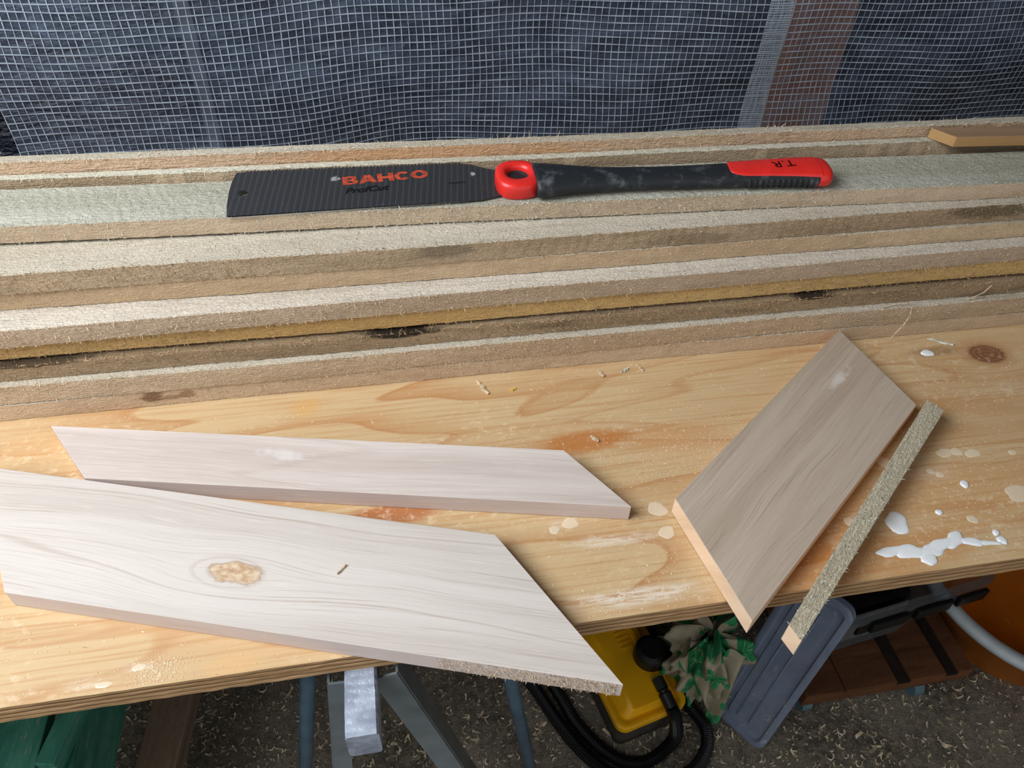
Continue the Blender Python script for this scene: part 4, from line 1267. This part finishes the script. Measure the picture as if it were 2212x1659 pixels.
# wooden trolley on castors
m_brown = sawn('brown_boards', s2l(116, 76, 50), s2l(86, 56, 38), samt=0.3, seed=21.0, fuzz=0.4, stain=s2l(40, 28, 20))
m_dark = plain('dark_boards', s2l(40, 32, 28), 0.8, 0.2)
ty = empty('wooden_trolley', (0.775, 0.58, FZ))
tag(ty, 'low brown wooden trolley on castors under the storage box', 'trolley')
DZ = -0.780 - FZ
mb = MB(); mb.box(-.157, .157, -.128, -.108, DZ - .022, DZ); mb.build('front_rail', m_brown, ty, bevel=.002)
mb = MB(); mb.box(-.157, .157, .142, .162, DZ - .022, DZ); mb.build('back_rail', m_brown, ty, bevel=.002)
xs = [(-.172, -.085), (-.080, -.035), (-.030, .020), (.040, .085), (.105, .150)]
for i, (a, b) in enumerate(((-.157, -.085), (-.083, .012), (.038, .105), (.129, .157))):
    mb = MB(); mb.box(a, b, -.128, .162, DZ, DZ + .012); mb.build('deck_board', m_brown, ty, bevel=.0015)
for a, b in ((.012, .038), (.105, .129)):  # dark strips set into the deck gaps to paint in their shade
    mb = MB(); mb.box(a, b, -.127, .162, DZ - .002, DZ + .006); mb.build('gap_shade', m_dark, ty)
m_castor = clear_mat('clear_castor', s2l(110, 140, 146), 0.7, 0.3)
for cx_, cy_ in ((-.135, -.105), (.075, -.112), (.135, .12), (-.135, .12)):
    mb = MB(); mb.tube([(cx_ - .009, cy_, .020), (cx_ + .009, cy_, .020)], .020, 20); w_ = mb.build('castor', m_castor, ty)
    mb = MB(); mb.box(cx_ - .012, cx_ + .012, cy_ - .012, cy_ + .012, .0395, DZ - .021); mb.build('castor_fork', m_steel, w_)

# clear storage box with black latches
m_boxc = clear_mat('clear_box_plastic', s2l(120, 122, 122), 0.45, 0.25)
sb = empty('storage_box', (0.75, 0.635, -0.768), (0, 0, math.radians(7.3)))
tag(sb, 'clear plastic storage box with black latch bars standing on the trolley', 'storage box')
bx = [(-.105, .085, -.105, .09, .02, 0.0008), (-.125, .115, -.122, .105, .025, .150)]
lo = stack_rr(bx, None, cap=False); n_ = len(lo.v) // 2; lo.f.append(tuple(range(n_))[::-1]); lo.mi.append(0)
smooth_by_angle(lo.build('tub', m_boxc, sb), 0.8)
rim = stack_rr([(-.125, .115, -.122, .105, .025, .150), (-.150, .175, -.135, .118, .030, .152), (-.152, .178, -.137, .120, .030, .172), (-.140, .165, -.125, .108, .028, .174)], None, cap=False)
smooth_by_angle(rim.build('rim', m_boxc, sb), 0.8)
for a, b in ((-.075, -.005), (.010, .080), (.092, .150)):
    mb = MB(); mb.box(a, b, -.146, -.1375, .140, .166); mb.build('latch', m_blk, sb, bevel=.003)
mb = MB(); mb.box(-.085, .105, -.134, -.128, .118, .1495); mb.build('latch_bar', m_blk, sb, bevel=.002)
m_paper = plain('grey_card', s2l(150, 142, 132), 0.8, 0.1)
mb = MB(); mb.box(-.075, .060, -.098, -.094, .010, .095); mb.build('inner_card', m_paper, sb)
mb = MB(); mb.box(-.09, .08, -.085, .080, .004, .10); mb.build('contents', m_dark, sb, bevel=.01)

# orange tub
m_or = plain('orange_plastic', s2l(214, 118, 12), 0.4, 0.45, mott=0.05, sc=15)
m_wht = plain('white_plastic', s2l(206, 214, 218), 0.4, 0.4, mott=0.04)
tb = empty('orange_tub', (1.118, 0.575, FZ))
tag(tb, 'round orange plastic tub with white rim on the floor at right', 'tub')
mb = MB(); mb.lathe([(0.0, .002), (.145, .002), (.152, .006), (.205, .150), (.208, .150), (.200, .148), (.147, .012), (0.0, .010)], 0, 0, 56); mb.build('wall', m_or, tb, smooth=True)
mb = MB(); mb.lathe([(.2085, .136), (.2180, .138), (.2200, .150), (.2150, .156), (.2010, .156), (.1985, .150)], 0, 0, 64); mb.build('white_rim', m_wht, tb, smooth=True)

# green painted crate, and a loose batten, at left
def green_mat():
    q = M('peeling_green_paint', 0.6, 0.3)
    a = q.noise(q.scl((14, 60, 60)), 1, 5, 0.65)
    b = q.noise(q.scl((70, 260, 260), (3, 1, 0)), 1, 4, 0.7)
    c = q.mix(q.ramp(a, 0.3, 0.7), s2l(44, 116, 96), s2l(84, 152, 130))
    c = q.mix(q.ma('MULTIPLY', q.ramp(b, 0.58, 0.66, 0, 0.9), q.ramp(a, 0.5, 0.62)), c, s2l(168, 160, 146))
    q.col(c); q.bump(b, 0.6, 0.001); return q.m
m_green = green_mat()
gc = empty('green_crate', (-0.46, 0.46, FZ))
tag(gc, 'green crate of peeling painted boards under the bench corner', 'crate')
gz = -0.40 - FZ
def gboard(name, a, b, w, t, up=(0, 0, 1)):
    a, b = Vector(a) - Vector((-0.46, 0.46, FZ)), Vector(b) - Vector((-0.46, 0.46, FZ))
    L = (b - a).length
    mb = MB(); mb.box(0, L, -w / 2, w / 2, -t / 2, t / 2)
    o = mb.build(name, m_green, gc, bevel=.0015)
    d = (b - a).normalized(); u = Vector(up); r_ = u.cross(d).normalized(); u = d.cross(r_)
    mm = Matrix((d, r_, u)).transposed().to_4x4(); mm.translation = a
    o.matrix_local = mm
    return o
gboard('top_board', (-.464, .330, -.408), (-.464, .700, -.408), .070, .018)
gboard('top_board', (-.540, .330, -.410), (-.540, .700, -.410), .074, .018)
gboard('edge_board', (-.416, .378, -.402), (-.393, .480, -.402), .021, .026)
for y in (.36, .68):
    gboard('side_board', (-.430, y, -.418), (-.430, y, FZ + .002), .05, .02, (1, 0, 0)); gboard('side_board', (-.565, y, -.43), (-.565, y, FZ + .002), .05, .02, (1, 0, 0))
gboard('side_board', (-.409, .372, -.48), (-.409, .690, -.48), .12, .018, (1, 0, 0))
m_bat = sawn('grey_batten_wood', s2l(150, 128, 106), s2l(118, 100, 82), samt=0.3, seed=31.0, fuzz=0.5)
wr = empty('timber_rail', (-.36, .60, FZ))
tag(wr, 'weathered brown timber rail in the shade between green crate and trestle', 'timber rail')
mb = MB(); mb.box(0, .56, -.027, .027, 0, .035)
mb.build('rail', m_bat, wr, (-.025, -.255, .208), (0, 0, math.radians(84)), bevel=.0015)
mb = MB(); mb.box(-.03, .03, -.05, .05, 0, .2075); mb.build('support', m_dark, wr, (.025, .24, 0), bevel=.003)
mb = MB(); mb.box(-.03, .03, -.03, .03, 0, .2075); mb.build('support', m_dark, wr, (-.02, -.215, 0), bevel=.003)

# shavings over the floor
r = random.Random(9)
mb = MB()
def shaving(x, y, s):
    a = r.uniform(0, 2 * PI); n = 4
    R0 = s * r.uniform(.25, .6); arc = r.uniform(.8, 4.2); w = s * r.uniform(.10, .28); tw = r.uniform(-.5, .5)
    c, q = math.cos(a), math.sin(a); flat = r.random() < .55
    vs = []
    for i in range(n + 1):
        t = arc * (i / n - .5)
        if flat: u, v, h = R0 * math.sin(t), R0 * (1 - math.cos(t)), .0012
        else: u, v, h = R0 * math.sin(t), s * tw * t * .3, R0 * (1 - math.cos(t)) * .8 + .0006
        for e in (-1, 1):
            if flat: pu, pv, ph = u * (1 + e * w / R0 / 2), v + e * w / 2 * math.cos(t), h + (e + 1) * .0006
            else: pu, pv, ph = u, v + e * w / 2, h
            vs.append((x + pu * c - pv * q, y + pu * q + pv * c, max(.0004, ph)))
    mb.add(vs, [(2 * i, 2 * i + 1, 2 * i + 3, 2 * i + 2) for i in range(n)])
for _ in range(15000):
    x, y = r.uniform(-.8, 1.4), r.uniform(.22, .95)
    shaving(x, y, r.choice((.004, .005, .007, .010, .014)))
for _ in range(160):
    shaving(r.uniform(-.5, 1.2), r.uniform(.3, .8), r.uniform(.018, .032))
tag(mb.build('wood_shavings', m_shaving, None, (0, 0, FZ)), 'wood shavings and dust strewn over the concrete floor', 'shavings', kind='stuff')
